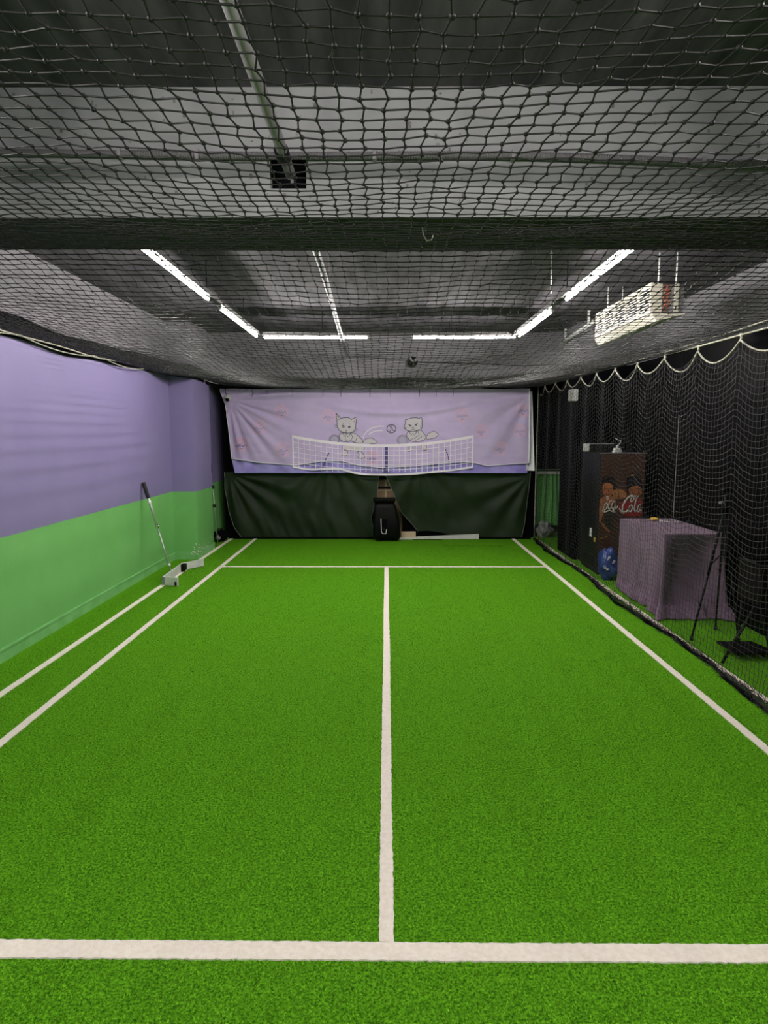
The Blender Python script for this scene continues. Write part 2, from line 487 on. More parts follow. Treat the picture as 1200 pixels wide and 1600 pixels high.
def led(label, a, b, m='led', group='LED tubes of the far bay'):
    t = thing('led_tube_light', label, 'light', ((a[0]+b[0])/2, (a[1]+b[1])/2, ZT), group)
    A = Vector((a[0], a[1], ZT)); B = Vector((b[0], b[1], ZT)); d = (B-A).normalized()
    build('tube', MB().tube([A+d*0.02, B-d*0.02], 0.0122, 10), m, t, True)
    build('end_cap', MB().tube([A, A+d*0.02], 0.0145, 10), 'white_plastic', t, True)
    build('end_cap', MB().tube([B-d*0.02, B], 0.0145, 10), 'white_plastic', t, True)
    n = Vector((-d.y, d.x, 0))*0.012
    q = [A-n, B-n, B+n, A+n]
    mb = MB().add([(p.x, p.y, ZT+z) for z in (0.010, 0.020) for p in q], [(0,3,2,1),(4,5,6,7),(0,1,5,4),(1,2,6,5),(2,3,7,6),(3,0,4,7)])
    build('holder', mb, 'white_plastic', t)
    return t
YH = 7.62
rail('dark rail above the left row of lights', (-1.47, 3.30), (-1.50, YH))
rail('dark rail above the right row of lights', (1.47, 3.30), (1.50, YH))
rail('dark rail above the crosswise row of lights', (-1.5, YH+0.03), (1.5, YH+0.03))
led('long lit tube on the left rail, nearest the beam', (-1.475, 3.75), (-1.49, 5.52))
led('short lit tube on the left rail, by the corner', (-1.49, 5.88), (-1.50, YH-0.05))
led('lit crosswise tube left of the middle gap', (-1.44, YH+0.03), (-0.21, YH+0.03))
led('lit crosswise tube right of the middle gap', (0.29, YH+0.03), (1.51, YH+0.03))
led('short lit tube on the right rail, by the corner', (1.53, YH-0.05), (1.515, 6.02))
led('long lit tube on the right rail, nearest the beam', (1.505, 5.55), (1.49, 3.78))
# the bay above the camera carries the same rails
rail('dark rail of the near bay on the left', (-1.47, -2.6), (-1.47, 1.72))
rail('dark rail of the near bay on the right', (1.47, -2.6), (1.47, 1.72))
for sx, wd in ((-1.47, 'left'), (1.47, 'right')):
    led('lit tube of the near bay on the %s, towards the beam' % wd, (sx, -0.1), (sx, 1.68), 'led_near', 'LED tubes of the near bay')
    led('lit tube of the near bay on the %s, behind the camera' % wd, (sx, -2.3), (sx, -0.4), 'led_near', 'LED tubes of the near bay')

# ------------------------------------------------------------------ nets
def net_tubes(P, r, sides, cyc=True):
    """P (n,m,3) knots -> tube segments along both directions"""
    S = np.concatenate([np.stack([P[:-1].reshape(-1, 3), P[1:].reshape(-1, 3)], 1),
                        np.stack([P[:, :-1].reshape(-1, 3), P[:, 1:].reshape(-1, 3)], 1)])
    return seg_tubes(S, r, sides)
def seg_tubes(S, r, sides):
    A, B = S[:, 0], S[:, 1]
    d = B-A
    d /= np.maximum(np.linalg.norm(d, axis=1, keepdims=True), 1e-9)
    ref = np.where(np.abs(d[:, 2:3]) < 0.9, np.array([[0, 0, 1.0]]), np.array([[1.0, 0, 0]]))
    u = np.cross(d, ref); u /= np.linalg.norm(u, axis=1, keepdims=True)
    v = np.cross(d, u)
    n = len(S)
    V = np.zeros((n, 2, sides, 3))
    rr = np.broadcast_to(np.asarray(r, dtype=float), (n,))[:, None]
    for k in range(sides):
        a = 2*np.pi*k/sides
        off = (u*np.cos(a)+v*np.sin(a))*rr
        V[:, 0, k] = A+off; V[:, 1, k] = B+off
    base = (np.arange(n)*2*sides)[:, None]
    F = []
    for k in range(sides):
        k2 = (k+1) % sides
        F.append(np.concatenate([base+k, base+k2, base+sides+k2, base+sides+k], 1))
    return V.reshape(-1, 3), np.stack(F, 1).reshape(-1, 4)
def knots(Pk, r):
    bm = bmesh.new(); bmesh.ops.create_icosphere(bm, subdivisions=1, radius=1.0)
    bm.verts.index_update()
    iv = np.array([v.co[:] for v in bm.verts]); fi = np.array([[v.index for v in f.verts] for f in bm.faces])
    bm.free()
    n = len(Pk)
    sc = r*(0.8+0.4*rng.random((n, 1, 1)))*np.array([[[0.95, 1.25, 0.8]]])
    V = Pk[:, None, :] + iv[None]*sc
    F = fi[None] + (np.arange(n)*len(iv))[:, None, None]
    return V.reshape(-1, 3), F.reshape(-1, 3)

YK = [-1.5, 1.0, 1.5, 1.9, 2.4, 2.75, 3.02, 3.25, 3.5, 4.0, 4.5, 5.5, 6.5, 8.0, 9.3, 10.0]
ZK = [2.36, 2.35, 2.38, 2.385, 2.40, 2.455, 2.475, 2.43, 2.36, 2.255, 2.175, 2.12, 2.125, 2.20, 2.30, 2.35]
def net_left(Y):
    return np.interp(Y, [-2, 7.6, 8.3, 11], [-2.755, -2.755, -2.455, -2.455])
XNR = 2.335
def net_z(x, Y):
    zc = np.interp(Y, YK, ZK)
    ze = np.interp(Y, [-2, 2.6, 3.0, 3.5, 10], [2.40, 2.43, 2.49, 2.40, 2.37])
    zr = np.interp(Y, [-2, 2.6, 3.0, 3.8, 5.0, 10], [2.36, 2.40, 2.46, 2.33, 2.30, 2.36])
    xl = net_left(Y)
    u = (x - xl)/(XNR - xl)*2-1
    wgt = 1-np.abs(u)**2.4
    e = np.where(u < 0, ze, zr)
    return e + (zc-e)*wgt
def ceiling_net():
    t = thing('ceiling_net', 'black knotted net stretched under the whole ceiling', 'net', (0, 4, 2.36))
    cell = 0.0515
    ny = int(11.0/cell); nx = 99
    Yv = -1.0 + np.arange(ny)*cell
    Yv = Yv[Yv < 10.0]; ny = len(Yv)
    xi = np.linspace(0, 1, nx)
    Yg = np.repeat(Yv[:, None], nx, 1)
    xl = net_left(Yg)
    Xg = xl + (XNR-xl)*xi[None]
    # zigzag of the knotted diamonds, plus slack
    zig = ((np.arange(ny)[:, None] + np.arange(nx)[None]) % 2)*2-1
    edge = np.minimum(1, np.minimum(xi, 1-xi)*20)[None]
    Xg = Xg + edge*(0.0035*zig + rng.normal(0, 0.0022, Xg.shape) + 0.012*np.sin(Yg*2.1+Xg*1.3))
    Yg2 = Yg + 0.003*zig*-1 + rng.normal(0, 0.0022, Xg.shape) + 0.018*np.sin(Xg*2.7+0.6*Yg)
    Z = net_z(Xg, Yg) + rng.normal(0, 0.0016, Xg.shape) + 0.008*np.sin(Xg*5.1+Yg*3.3)*edge*np.where((Yg > 2.6) & (Yg < 3.3), 0.2, 1)
    P = np.stack([Xg, Yg2, Z], 2)
    i = int(np.searchsorted(Yv, 3.7))
    Vn, Fn = net_tubes(P[:i+1], 0.0022, 5)
    o = np_mesh('near_mesh', Vn, Fn, 'net', t, True); o['kind'] = 'stuff'
    Vn, Fn = net_tubes(P[i:], 0.0020, 3)
    o = np_mesh('far_mesh', Vn, Fn, 'net', t, True); o['kind'] = 'stuff'
    near = P[:i].reshape(-1, 3)
    Vn, Fn = knots(near, 0.0066)
    o = np_mesh('knot', Vn, Fn, 'net', t, True); o['kind'] = 'stuff'
    far = P[i:i+50].reshape(-1, 3)
    Vn, Fn = knots(far, 0.0056)
    o = np_mesh('far_knot', Vn, Fn, 'net', t, False); o['kind'] = 'stuff'
    # gathered border along the left wall
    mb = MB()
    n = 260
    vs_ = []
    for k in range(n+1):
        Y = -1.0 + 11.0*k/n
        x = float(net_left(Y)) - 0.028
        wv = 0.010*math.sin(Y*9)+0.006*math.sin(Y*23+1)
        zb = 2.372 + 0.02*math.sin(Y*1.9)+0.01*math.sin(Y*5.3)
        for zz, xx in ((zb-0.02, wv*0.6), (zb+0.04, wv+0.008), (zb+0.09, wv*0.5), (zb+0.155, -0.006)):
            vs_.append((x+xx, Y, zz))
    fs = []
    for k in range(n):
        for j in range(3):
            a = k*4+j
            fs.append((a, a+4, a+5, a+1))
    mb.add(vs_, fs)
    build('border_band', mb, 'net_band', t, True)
    rp = MB()
    rp.tube([(float(net_left(Y))+0.004, Y, 2.385+0.012*math.sin(Y*1.9)-0.008*math.sin(Y*4.3)) for Y in np.linspace(-1, 10, 160)], 0.0065, 6)
    build('border_rope', rp, 'rope', t, True)
    for (a, b, s) in ((2.9, 4.9, 0.05), (4.9, 6.2, 0.045), (6.3, 7.4, 0.04)):
        pts = []
        for k in range(21):
            u = k/20
            Y = a+(b-a)*u
            pts.append((float(net_left(Y))+0.012, Y, 2.385-s*4*u*(1-u)))
        build('slack_rope', MB().tube(pts, 0.005, 6), 'rope', t, True)
    # cross wire that lifts the net under the beam
    build('cross_wire', MB().tube([(x, 3.02, 2.515-0.03*(1-(x/2.6)**2)-0.01) for x in np.linspace(-2.79, 2.34, 30)], 0.003, 6), 'net', t, True)
    # far edge, bunched over the banner
    pts = [(x, 9.99+0.01*math.sin(x*7), 2.335+0.012*math.sin(x*5.3)) for x in np.linspace(-2.46, 2.33, 80)]
    build('far_rope', MB().tube(pts, 0.012, 6), 'net_band', t, True)
    # dangling loose end under the beam
    build('loose_end', MB().tube([(0.13, 2.45, 2.40), (0.135, 2.45, 2.372), (0.147, 2.45, 2.352), (0.165, 2.45, 2.356), (0.17, 2.45, 2.373)], 0.0022, 5), 'rope', t, True)
ceiling_net()

def side_net():
    t = thing('side_net', 'black net hanging from a looped rope along the right edge', 'net', (XNR, 5, 0))
    cell = 0.047
    y0, y1 = 2.0, 9.98
    tops = [2.0 + 0.585*k for k in range(15)]         # hook points on the straight rope
    ny = int((y1-y0)/cell)+1
    Yv = np.linspace(y0, y1, ny)
    nz = 52
    sv = np.linspace(0, 1, nz)
    ph = ((Yv-2.0) % 0.585)/0.585
    sag = 0.115*4*ph*(1-ph)
    ztop = np.interp(Yv, [2, 4, 5, 7, 10], [2.27, 2.265, 2.27, 2.31, 2.36]) - sag
    # vertical strands, rows following the scallops, fading towards the floor
    ztop0 = np.interp(Yv, [2, 4, 5, 7, 10], [2.27, 2.265, 2.27, 2.31, 2.36]) - 0.115*0.66
    Zg = ztop[:, None] + (0.02-ztop[:, None])*sv[None]
    fold = np.clip((Yv-4.2)/3, 0.15, 1)
    Xg = XNR + 0.020*fold[:, None]*np.sin(Yv*10.74)[:, None]*(1-0.3*sv[None]) + 0.012*np.sin(Yv*3.1)[:, None]*sv[None]
    # the hem bulges out over the court
    bul = np.clip((sv-0.86)/0.14, 0, 1)
    Xg = Xg - (0.055+0.035*np.sin(Yv*2.3)[:, None])*bul[None]*(0.6+0.4*np.sin(Yv*5.9)[:, None])
    Yg = np.repeat(Yv[:, None], nz, 1) + 0.012*np.sin(sv*9)[None]*np.sin(Yv*1.7)[:, None]
    zig = ((np.arange(ny)[:, None]+np.arange(nz)[None]) % 2)*2-1
    Yg = Yg + 0.003*zig + rng.normal(0, 0.002, Yg.shape)
    Zg = Zg + rng.normal(0, 0.002, Zg.shape) + 0.012*np.sin(Yv*7.0+1)[:, None]*np.sin(sv*math.pi)[None]
    Zg = np.maximum(Zg, 0.012)
    Xg = Xg + rng.normal(0, 0.002, Xg.shape)
    P = np.stack([Xg, Yg, Zg], 2)
    Vn, Fn = net_tubes(P, 0.0018, 3)
    o = np_mesh('mesh', Vn, Fn, 'side_net', t, True); o['kind'] = 'stuff'
    i = int(np.searchsorted(Yv, 6.5))
    Vn, Fn = knots(P[:i].reshape(-1, 3), 0.0034)
    o = np_mesh('knot', Vn, Fn, 'side_net', t, False); o['kind'] = 'stuff'
    # slack net gathered on the floor: a crumpled roll of mesh
    S = []
    nl = 2600
    for k in range(nl):
        y = random.uniform(2.2, 9.9)
        hh = 0.030+0.018*math.sin(y*2.3)
        xx = XNR - 0.03 - 0.035*math.sin(y*2.3) + max(-0.04, min(0.04, random.gauss(0, 0.020)))
        a = Vector((xx, y, abs(random.gauss(0, hh*0.6))+0.006))
        b = a + Vector((random.gauss(0, 0.010), random.choice((-1, 1))*random.uniform(0.03, 0.08), random.gauss(0, 0.010)))
        b.z = max(b.z, 0.005)
        S.append((a[:], b[:]))
    Vn, Fn = seg_tubes(np.array(S), 0.0021, 3)
    o = np_mesh('gathered_hem', Vn, Fn, 'net', t, False); o['kind'] = 'stuff'
    pts = [(XNR-0.045-0.035*math.sin(y*2.3)+0.012*math.sin(y*9), y, 0.014+0.006*math.sin(y*13)) for y in np.linspace(2.2, 9.95, 220)]
    build('hem_rope', MB().tube(pts, [0.012+0.004*math.sin(k*0.7) for k in range(220)], 6), 'net_band', t, True)
    # ropes
    def zr(y): return float(np.interp(y, [2, 4, 5, 7, 10], [2.30, 2.295, 2.30, 2.34, 2.39]))
    build('top_rope', MB().tube([(XNR, y, zr(y)) for y in np.linspace(1.6, 10, 60)], 0.0065, 6), 'rope', t, True)
    build('guy_rope', MB().tube([(XNR-0.02, y, zr(y)+0.055*max(0, (6-y)/3)+0.004) for y in np.linspace(1.6, 8, 60)], 0.005, 6), 'rope', t, True)
    for k in range(len(tops)-1):
        pts = []
        sg = 0.115*(0.85+0.3*random.random())
        for q in range(17):
            u = q/16
            y = tops[k]+0.585*u
            if y > 9.99: break
            pts.append((XNR+0.02*math.sin(u*math.pi)*(1 if k % 2 else -0.3), y, zr(y)-0.03-sg*4*u*(1-u)))
        build('rope_loop', MB().tube(pts, 0.0062, 6), 'rope', t, True)
        y = tops[k]
        build('tie', MB().tube([(XNR, y, zr(y)+0.012), (XNR+0.006, y-0.006, zr(y)-0.02), (XNR, y, zr(y)-0.045)], 0.010, 6), 'rope', t, True)
    build('end_rope', MB().tube([(XNR-0.01, 9.97, z) for z in np.linspace(0.02, 2.36, 24)], 0.007, 6), 'rope', t, True)
side_net()

# ------------------------------------------------------------------ banner with print
BY = 9.95
def bx(px): return (px-604)*0.00985
def bz(py): return 2.29-(py-612)*0.00979
def banner_y(x, z):
    x0, z0 = -2.42, 2.17
    dx, dz = x-x0, z0-z
    r = math.hypot(dx, dz)
    a = math.atan2(dz, dx+1e-6)
    f = 0.020*math.exp(-((r-0.35)/0.75)**2)*(math.sin(a*21+0.6)+0.6*math.sin(a*34+2.0))*min(1, r*3)
    # right corner folds
    x1, z1 = 2.2, 2.25
    r2 = math.hypot(x-x1, z-z1); a2 = math.atan2(z1-z, x1-x+1e-6)
    f += 0.018*math.exp(-((r2-0.5)/0.7)**2)*math.sin(a2*12)*min(1, r2*2)
    # swag across the top middle
    zz = 1.96+0.10*((x-0.15)/0.9)**2
    f += -0.022*math.exp(-((z-zz)/0.035)**2)*math.exp(-((x-0.2)/1.0)**4)
    f += 0.018*math.exp(-((z-zz+0.07)/0.05)**2)*math.exp(-((x-0.2)/1.0)**4)
    # horizontal creases under the top hem
    f += 0.006*math.sin(z*55)*math.exp(-((2.26-z)/0.12)**2)
    f += 0.020*noise.noise(Vector((x*1.5, z*2.2, 4.0))) + 0.010*noise.noise(Vector((x*4+z*3, z*9, 9.0))) + 0.004*noise.noise(Vector((x*11, z*16, 2.0)))
    return BY+f
def banner_edge(z):
    """left edge x"""
    return np.interp(z, [1.0, 1.22, 1.75, 2.1, 2.3], [-2.34, -2.40, -2.44, -2.48, -2.55])
HEM_PX = [340, 360, 400, 455, 500, 530, 555, 592, 647, 700, 730, 760, 800, 830]
HEM_PY = [716, 717, 723, 727, 720, 720, 727, 731, 728, 723, 721, 728, 725, 723]
def hem_z(x):
    return bz(float(np.interp(x/0.00985+604, HEM_PX, HEM_PY)))
bn = thing('printed_banner', 'lilac cloth banner printed with two cats playing tennis over a net', 'banner', (0, BY, 1.05))
mb = MB()
def bfn(u, v):
    z1 = 2.335 + 0.006*math.sin(u*40)
    zt = z1
    xL0 = -2.45; xR0 = 2.19
    x_ = xL0+(xR0-xL0)*u
    zb = hem_z(x_)
    z = zb+(zt-zb)*v
    xl = float(banner_edge(z))
    x = xl+(xR0+0.02*(1-v)-xl)*u
    return (x, banner_y(x, z), z)
mb.grid(190, 60, bfn)
sheet = build('front_sheet', mb, 'banner', bn, True)
# hem line
pts = []
for k in range(160):
    u = k/159
    p = bfn(u, 0.0)
    pts.append((p[0], p[1]-0.004, p[2]+0.002))
build('hem', MB().tube(pts, 0.006, 5), 'print_white', sheet, True)
build('side_hem', MB().tube([(lambda p: (p[0], p[1]-0.003, p[2]))(bfn(1.0, k/30)) for k in range(31)], 0.012, 6), 'print_white', sheet, True)
build('side_hem', MB().tube([(lambda p: (p[0], p[1]-0.003, p[2]))(bfn(0.0, k/30)) for k in range(31)], 0.005, 6), 'print_white', sheet, True)
# deeper violet lining that shows below the hem
mb = MB()
def lfn(u, v):
    x = -2.36+4.55*u
    z = 1.045 + 0.25*v
    f = 0.011*math.sin(x*11+3*math.sin(x*1.7)+z*9)+0.006*math.sin(x*23+z*14)
    xx = x+(0.05*v if u > 0.5 else -0.06*v)
    return (xx, banner_y(xx, z)+0.022+f, z)
mb.grid(260, 14, lfn)
build('lining', mb, 'lining', bn, True)
# side flap on the right
mb = MB()
mb.grid(6, 24, lambda u, v: (2.17+0.09*u*(1.15-0.8*v)+0.03*u, BY+0.03*math.sin(u*3)+0.02, 1.08+1.22*v))
build('side_flap', mb, 'print_white', bn, True)
for px in (395, 417, 458, 505, 533, 578, 610, 655, 681, 707):
    x = bx(px)
    build('tie_loop', MB().tube([(x, banner_y(x, 2.30)-0.006, 2.325), (x+0.003, banner_y(x, 2.27)-0.008, 2.27), (x, banner_y(x, 2.22)-0.006, 2.215)], 0.004, 5), 'print_ink', bn, True)

def print_fill(mb, pts, fn, off=0.004, maxlen=0.05):
    bm = bmesh.new()
    vsb = [bm.verts.new((p[0], p[1], 0)) for p in pts]
    tri = geometry.tessellate_polygon([[Vector((p[0], p[1], 0)) for p in pts]])
    for tr in tri:
        try: bm.faces.new([vsb[i] for i in tr])
        except ValueError: pass
    for _ in range(5):
        ed = [e for e in bm.edges if e.calc_length() > maxlen]
        if not ed: break
        bmesh.ops.subdivide_edges(bm, edges=ed, cuts=1)
        bmesh.ops.triangulate(bm, faces=bm.faces[:])
    bm.verts.index_update()
    V = [fn(v.co.x, v.co.y, off) for v in bm.verts]
    F = []
    for f in bm.faces:
        ids = [v.index for v in f.verts]
        F.append(ids)
    mb.add(V, F)
    bm.free()
def print_stroke(mb, pts, wd, fn, off=0.006, step=0.03, closed=False):
    P = [Vector((p[0], p[1])) for p in pts]
    if closed: P.append(P[0])
    Q = [P[0]]
    for a, b in zip(P[:-1], P[1:]):
        n = max(1, int((b-a).length/step))
        for k in range(1, n+1):
            Q.append(a+(b-a)*k/n)
    vs_ = []
    for i, p in enumerate(Q):
        d = Q[min(i+1, len(Q)-1)]-Q[max(i-1, 0)]
        if d.length < 1e-9: d = Vector((1, 0))
        d.normalize()
        n = Vector((-d.y, d.x))*wd/2
        vs_ += [fn(p.x+n.x, p.y+n.y, off), fn(p.x-n.x, p.y-n.y, off)]
    mb.add(vs_, [(2*i, 2*i+1, 2*i+3, 2*i+2) for i in range(len(Q)-1)])
def smooth_pts(pts, n=4, closed=False):
    """Catmull-Rom through the points"""
    P = [Vector(p) for p in pts]
    out = []
    N = len(P)
    rngk = range(N) if closed else range(N-1)
    for i in rngk:
        if closed:
            p0, p1, p2, p3 = P[(i-1) % N], P[i], P[(i+1) % N], P[(i+2) % N]
        else:
            p0, p1, p2, p3 = P[max(i-1, 0)], P[i], P[i+1], P[min(i+2, N-1)]
        for k in range(n):
            s = k/n
            out.append(0.5*((2*p1)+(p2-p0)*s+(2*p0-5*p1+4*p2-p3)*s*s+(3*p1-p0-3*p2+p3)*s**3))
    if not closed: out.append(P[-1])
    return [tuple(p) for p in out]
def on_banner(x, z, off):
    return (x, banner_y(x, z)-off, z)
def Zm(pts):     # coordinates read off the middle of the banner
    return [(bx(500+p[0]/5.4545), bz(640+p[1]/5.4545)) for p in pts]

def cat_print(fills, inks, name_part):
    a = MB()
    for f in fills:
        print_fill(a, Zm(f), on_banner, 0.004)
    o = build(name_part, a, 'print_cat', sheet)
    b = MB()
    for pts, wdt in inks:
        print_stroke(b, Zm(pts), wdt, on_banner, 0.0062)
    build('ink_line', b, 'print_ink', o)
    return o
# print: racket, cats
def ring_pts(cx, cy, rx, ry, n=24):
    return [(cx+rx*math.cos(2*math.pi*k/n), cy+ry*math.sin(2*math.pi*k/n)) for k in range(n+1)]
W1 = 0.011
head1 = [(138,30),(155,48),(176,72),(205,66),(240,65),(268,82),(290,70),(314,60),(308,100),(304,130),(303,158),(285,185),(240,200),(195,190),(160,172),(146,140),(146,100),(140,65)]
body1 = [(182,192),(160,215),(165,245),(188,268),(230,272),(262,262),(290,278),(330,284),(365,280),(355,250),(330,225),(300,200),(270,195),(230,200)]
tail1 = [(362,282),(375,258),(400,242),(440,238),(468,255),(488,272),(470,288),(420,290)]
short1 = [(195,300),(190,335),(215,350),(255,345),(290,350),(335,352),(372,350),(382,318),(350,300),(290,300)]
legL1 = [(195,345),(212,338),(235,350),(228,390),(200,395),(182,380),(200,370)]
legR1 = [(318,358),(345,350),(362,372),(382,405),(350,416),(320,408),(335,385)]
racket1 = ring_pts(120, 250, 44, 36)
o = cat_print([head1, body1, tail1, short1, legL1, legR1],
    [(head1+[head1[0]], W1), (body1+[body1[0]], W1*0.8), (tail1, W1*0.8), (legL1+[legL1[0]], W1*0.8), (legR1+[legR1[0]], W1*0.8), (short1+[short1[0]], W1*0.5),
     ([(150,50),(160,85),(172,78)], W1*0.6), ([(300,75),(290,105),(280,92)], W1*0.6),
     ([(186,130),(208,138),(204,150),(190,142)], W1*1.5), ([(238,146),(258,138),(256,150),(242,152)], W1*1.5),
     ([(194,108),(200,122)], W1*0.6), ([(252,114),(247,126)], W1*0.6),
     ([(214,172),(222,178),(230,172)], W1*0.8), ([(222,178),(222,190)], W1*0.6), ([(208,194),(222,188),(236,196)], W1*0.7),
     ([(120,128),(148,134)], W1*0.5), ([(125,150),(150,150)], W1*0.5), ([(300,158),(322,165)], W1*0.5), ([(298,168),(312,182)], W1*0.5),
     ([(192,196),(214,232),(224,204),(236,232),(262,198)], W1*0.8), ([(214,232),(218,262),(240,266)], W1*0.5), ([(268,205),(276,235),(258,262),(300,272),(310,240)], W1*0.7),
     (racket1, W1*0.6), (ring_pts(122, 250, 35, 29), W1*0.4), ([(150,272),(190,262)], W1*0.8)], 'cat_print')
o['label'] = 'printed cat with pointed ears holding a racket'
head2 = [(728,84),(745,80),(780,68),(820,66),(848,72),(862,58),(872,90),(868,112),(874,140),(860,168),(820,180),(790,184),(750,178),(724,160),(716,140),(728,118)]
body2 = [(752,184),(738,205),(742,230),(770,262),(800,272),(840,270),(885,258),(905,235),(898,215),(870,180),(845,168),(800,184)]
tail2 = [(905,230),(925,200),(965,180),(990,188),(1010,212),(985,236),(940,248),(912,250)]
legL2 = [(760,312),(790,305),(795,340),(775,355),(745,350),(760,335)]
legR2 = [(868,300),(900,290),(910,315),(915,338),(880,348),(868,335)]
o = cat_print([head2, body2, tail2, legL2, legR2],
    [(head2+[head2[0]], W1), (body2+[body2[0]], W1*0.8), (tail2+[tail2[0]], W1*0.8), (legL2+[legL2[0]], W1*0.8), (legR2+[legR2[0]], W1*0.8),
     ([(755,124),(782,136),(764,138)], W1*1.5), ([(832,116),(808,130),(826,132)], W1*1.5),
     ([(784,146),(792,152),(800,146)], W1*0.8), ([(792,152),(792,164)], W1*0.6), ([(776,170),(792,163),(808,168)], W1*0.7),
     ([(712,148),(735,146)], W1*0.5), ([(714,160),(738,154)], W1*0.5), ([(850,136),(878,130)], W1*0.5), ([(850,146),(872,150)], W1*0.5),
     ([(760,186),(780,215),(792,196),(806,218),(828,180)], W1*0.8), ([(836,182),(846,215),(805,240),(815,262),(870,228)], W1*0.7), ([(765,258),(800,240)], W1*0.7),
     (ring_pts(705, 260, 48, 46), W1*0.6), (ring_pts(705, 260, 38, 37), W1*0.4)], 'cat_print')
o['label'] = 'printed flat-faced cat holding a racket'
mbr = MB()
print_fill(mbr, Zm(ring_pts(705, 258, 44, 42)[:-1]), on_banner, 0.003)
build('racket_print', mbr, 'print_haze', sheet)
mbr = MB()
print_fill(mbr, Zm(ring_pts(122, 252, 42, 34)[:-1]), on_banner, 0.003)
build('racket_print', mbr, 'print_haze', sheet)
b = MB()
print_stroke(b, Zm(ring_pts(608, 160, 39, 35)), W1*1.2, on_banner)
print_stroke(b, Zm(smooth_pts([(585,132),(602,148),(602,172),(588,190)])), W1, on_banner)
print_stroke(b, Zm(smooth_pts([(612,126),(612,150),(622,172),(640,180)])), W1, on_banner)
build('ball_print', b, 'print_ink', sheet)
b = MB()
print_stroke(b, Zm(smooth_pts([(366,238),(385,200),(430,160),(480,142),(546,138)])), W1*1.2, on_banner)
print_stroke(b, Zm(smooth_pts([(415,210),(445,190),(490,178),(538,176)])), W1*1.2, on_banner)
build('flight_line_print', b, 'print_white', sheet)
# printed court net
b = MB()
def top_c(px): return 680 + 14.5*(1-((px-598)/141)**2)
def bot_c(px): return 729.5 + 11.0*(1-((px-598)/141)**2)*1.1
xs = np.linspace(457, 739, 33)
tp = [(bx(p), bz(top_c(p)+1.5)) for p in xs]
print_stroke(b, tp, 0.045, on_banner, 0.0085)
bt = [(bx(p), max(bz(bot_c(p)), hem_z(bx(p))-0.12)) for p in xs]
print_stroke(b, bt, 0.030, on_banner, 0.0085)
for p in xs:
    print_stroke(b, [(bx(p), bz(top_c(p))), (bx(p), max(bz(bot_c(p)), 1.06))], 0.011, on_banner, 0.0075)
for f in (0.2, 0.36, 0.52, 0.68, 0.84):
    print_stroke(b, [(bx(p), bz(top_c(p)*(1-f)+bot_c(p)*f)) for p in xs], 0.008, on_banner, 0.0075)
for p in (457, 739):
    print_stroke(b, [(bx(p), bz(top_c(p)-1)), (bx(p), bz(bot_c(p)+1))], 0.022, on_banner, 0.0087)
build('net_print', b, 'print_net', sheet)
b = MB()
print_stroke(b, [(bx(604), bz(696)), (bx(604), bz(738))], 0.05, on_banner, 0.0068)
build('strap_print', b, 'print_violet', sheet)
b = MB()
print_stroke(b, [(bx(514), bz(706)), (bx(507), bz(720)), (bx(502), bz(734))], 0.018, on_banner, 0.0068)
build('post_print', b, 'print_violet', sheet)
b = MB()
print_stroke(b, [(bx(694), bz(697)), (bx(700), bz(710)), (bx(704), bz(730))], 0.014, on_banner, 0.0068)
build('post_print', b, 'print_violet', sheet)
# round emblems, pink with a scrawl across
def emblem(px, py, r, strong):
    a = MB()
    cx, cz_ = bx(px), bz(py)
    m1 = 'print_pink' if strong else 'print_pale_pink'
    for k in range(22):
        a0 = 2*math.pi*k/22
        print_stroke(a, [(cx+r*math.cos(a0+q), cz_+r*math.sin(a0+q)) for q in (0, 0.09, 0.17)], r*0.22, on_banner, 0.0045)
    print_stroke(a, [(cx+r*0.74*math.cos(q*0.3), cz_+r*0.74*math.sin(q*0.3)) for q in range(22)], r*0.07, on_banner, 0.0045)
    print_stroke(a, [(cx-r*0.25, cz_+r*0.1), (cx-r*0.2, cz_+r*0.5), (cx, cz_+r*0.35), (cx+r*0.25, cz_+r*0.5), (cx+r*0.3, cz_+r*0.1), (cx, cz_-0.1*r)], r*0.16, on_banner, 0.0045)
    o = build('emblem_print', a, m1, sheet)
    a = MB()
    print_stroke(a, smooth_pts([(cx-r*0.8, cz_-r*0.1), (cx-r*0.6, cz_-r*0.4), (cx-r*0.35, cz_+r*0.05), (cx-r*0.2, cz_-r*0.4), (cx+r*0.05, cz_+r*0.05), (cx+r*0.2, cz_-r*0.35), (cx+r*0.5, cz_-r*0.05), (cx+r*0.8, cz_-r*0.25)]), r*(0.09 if strong else 0.06), on_banner, 0.005)
    print_stroke(a, [(cx-r*0.15, cz_-r*0.65), (cx+r*0.2, cz_-r*0.65)], r*0.1, on_banner, 0.005)
    build('emblem_script', a, 'print_violet' if strong else 'print_script', o)
for (px, py, r, s) in ((376, 694, 0.10, 1), (405, 667, 0.10, 0), (440, 642, 0.10, 0), (441, 702, 0.11, 0), (513, 650, 0.10, 0),
                       (582, 715, 0.10, 1), (722, 648, 0.10, 0), (752, 673, 0.09, 0), (783, 700, 0.10, 0), (817, 640, 0.10, 0), (813, 672, 0.09, 0)):
    emblem(px, py, r, s)

